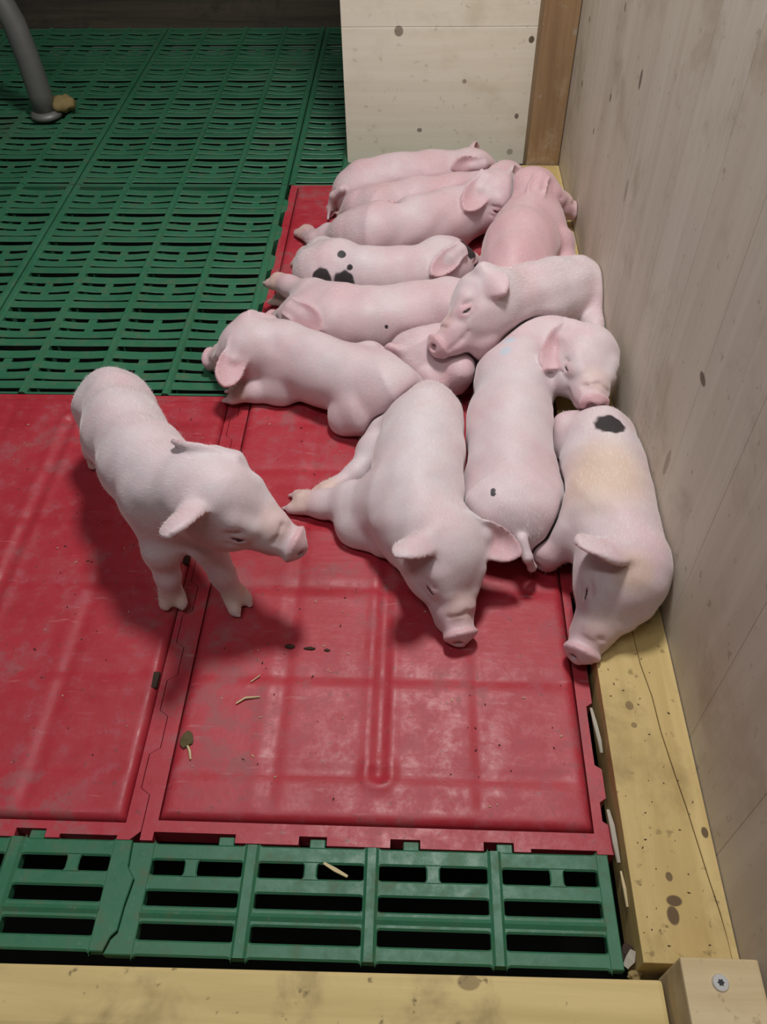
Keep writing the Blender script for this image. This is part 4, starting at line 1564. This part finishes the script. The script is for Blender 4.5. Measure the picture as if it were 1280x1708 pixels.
PT = 0.0066      # top of the raised red panels
chip('straw_stalk', [(-0.071, 0.2395, 0.0022), (-0.061, 0.2345, 0.0016), (-0.050, 0.2290, 0.0022)], 0.0034, 0.0014, M_STRAW,
     'pale straw stalk lying across a near slot of the coarse green panel', 'straw', 0.1)
chip('straw_stalk', [(-0.168, 0.3845, PT + .001), (-0.160, 0.3905, PT + .0015), (-0.146, 0.3925, PT + .001)], 0.0022, 0.001, M_STRAW,
     'short bent straw on the near red panel left of the moulded channel', 'straw')
chip('straw_stalk', [(-0.157, 0.4085, PT + .001), (-0.149, 0.4160, PT + .001)], 0.0016, 0.001, M_STRAW,
     'tiny straw sliver just above the bent straw on the near red panel', 'straw')
chip('straw_stalk', [(-0.208, 0.3420, 0.0070), (-0.2035, 0.3340, 0.0085), (-0.2015, 0.3265, 0.0075)], 0.0022, 0.0012, M_STRAW,
     'yellow straw sticking out of the greenish dung clump by the seam', 'straw')
lump('dung_clump', (-0.2085, 0.3450, 0.0070), (0.0055, 0.0085), simple('green_dung', (0.11, 0.085, 0.04), 0.9, 0.15), 'greenish dung clump beside the red seam at the near plate', 'dung', 3)
lump('dung_clump', (-0.1000, 0.6860, PT + .0012), (0.0042, 0.0050), simple('green_dung_b', (0.20, 0.15, 0.06), 0.9, 0.15), 'small ochre dung crumb left of the front sleeping piglet foreleg', 'dung', 4)
lump('dung_clump', (-0.1130, 0.6760, PT + .001), (0.0034, 0.0030), simple('green_dung_c', (0.18, 0.14, 0.06), 0.9, 0.15), 'tiniest ochre crumb just left of the ochre dung crumb', 'dung', 5)
for k, (x, y, rx, ry, lb) in enumerate(((-0.1235, 0.4510, .0050, .0022, 'left black dung streak on the red panel below the standing piglet'),
                                        (-0.1020, 0.4490, .0060, .0018, 'middle black dung streak on the red panel below the standing piglet'),
                                        (-0.0850, 0.4475, .0028, .0014, 'small right black dung streak on the red panel below the standing piglet'))):
    lump('dung_streak', (x, y, PT + .0004), (rx, ry), M_DUNG, lb, 'dung', 20 + k, 0.22)
chip('wood_splinter', [(0.1742, 0.3915, 0.003), (0.1752, 0.375, 0.006), (0.1768, 0.356, 0.007), (0.1775, 0.345, 0.005)], 0.0036, 0.0016, M_PALE,
     'pale wood splinter wedged beside the red plate, nearer the piglets', 'wood chip', 0.12)
chip('wood_splinter', [(0.1758, 0.292, 0.004), (0.1765, 0.277, 0.0075), (0.1770, 0.262, 0.007), (0.1785, 0.247, 0.004)], 0.0042, 0.0016, M_PALE,
     'pale wood splinter at the near corner of the red plate by the batten', 'wood chip', 0.12)
chip('wood_splinter', [(0.1790, 0.240, 0.004), (0.1795, 0.226, 0.006), (0.1800, 0.212, 0.004)], 0.0026, 0.0012, M_STRAW,
     'thin yellow splinter between the green panel and the batten', 'wood chip', 0.15)
chip('wood_chip', [(0.1735, 0.1700, -0.004), (0.1775, 0.1745, 0.000), (0.1798, 0.1800, 0.003)], 0.0075, 0.0022, M_PALE,
     'pale wood chip in the gap at the near corner of the batten', 'wood chip', 0.2)
lump('dung_clump', (0.1765, 0.1800, -0.004), (0.0050, 0.0070), M_DUNG, 'dark dung lump beside the wood chip in the near corner gap', 'dung', 9)
lump('dung_clump', (0.1795, 0.1640, -0.004), (0.0060, 0.0040), M_DIRTY, 'brown dirt lump in the notch between sill and batten', 'dung', 10)


# uncountable crumbs trodden over plates and batten
def crumbs(name, n, rect, z, size, mats, label, seed, share=0.45):
    rng = random.Random(seed)
    verts, faces, which, used = [], [], [], []
    for _ in range(n):
        x, y = rng.uniform(rect[0], rect[1]), rng.uniform(rect[2], rect[3])
        zz_ = z(x, y)
        if zz_ is None:
            continue
        r = size * rng.uniform(.4, 1.0) ** 2
        a = rng.uniform(0, 6.28)
        el = rng.uniform(1.0, 3.2)
        o = len(verts)
        m_ = 0 if rng.random() < share else len(mats) - 1
        for (dx, dy, dz) in ((-1, 0, 0), (0, -1, 0), (1, 0, 0), (0, 1, 0), (0, 0, .7)):
            px_, py_ = dx * r * el, dy * r
            verts.append((x + px_ * math.cos(a) - py_ * math.sin(a), y + px_ * math.sin(a) + py_ * math.cos(a), zz_ + 0.00015 + dz * r))
        faces += [(o, o + 1, o + 4), (o + 1, o + 2, o + 4), (o + 2, o + 3, o + 4), (o + 3, o, o + 4)]
        which += [m_] * 4
    me = mesh_from(name, verts, faces)
    for m_ in mats:
        me.materials.append(m_)
    me.polygons.foreach_set('material_index', which)
    return tag(obj(name, me), label, 'litter', kind='stuff')


def on_plate(x, y):
    for l in PIGS[0]['limbs']:
        if math.hypot(x - l[-1][0], y - l[-1][1]) < 0.045:
            return None
    for fn, (x0, x1, y0, y1) in PANEL_Z:
        if x0 + .012 < x < x1 - .012 and y0 + .012 < y < y1 - .012:
            return None if min(abs(x + .0275), abs(x + .45)) < .024 else fn(x, y) + 0.0007
    return None


crumbs('floor_crumbs', 620, (-0.60, 0.165, 0.27, 0.83), on_plate, 0.00085, [M_STRAW, M_DUNG], 'fine straw and dung crumbs scattered over the red plates', 1)
crumbs('batten_grains', 70, (0.184, 0.247, 0.17, 0.47), lambda x, y: 0.0222, 0.0007, [M_DUNG], 'dark grains strewn on the timber batten', 3)
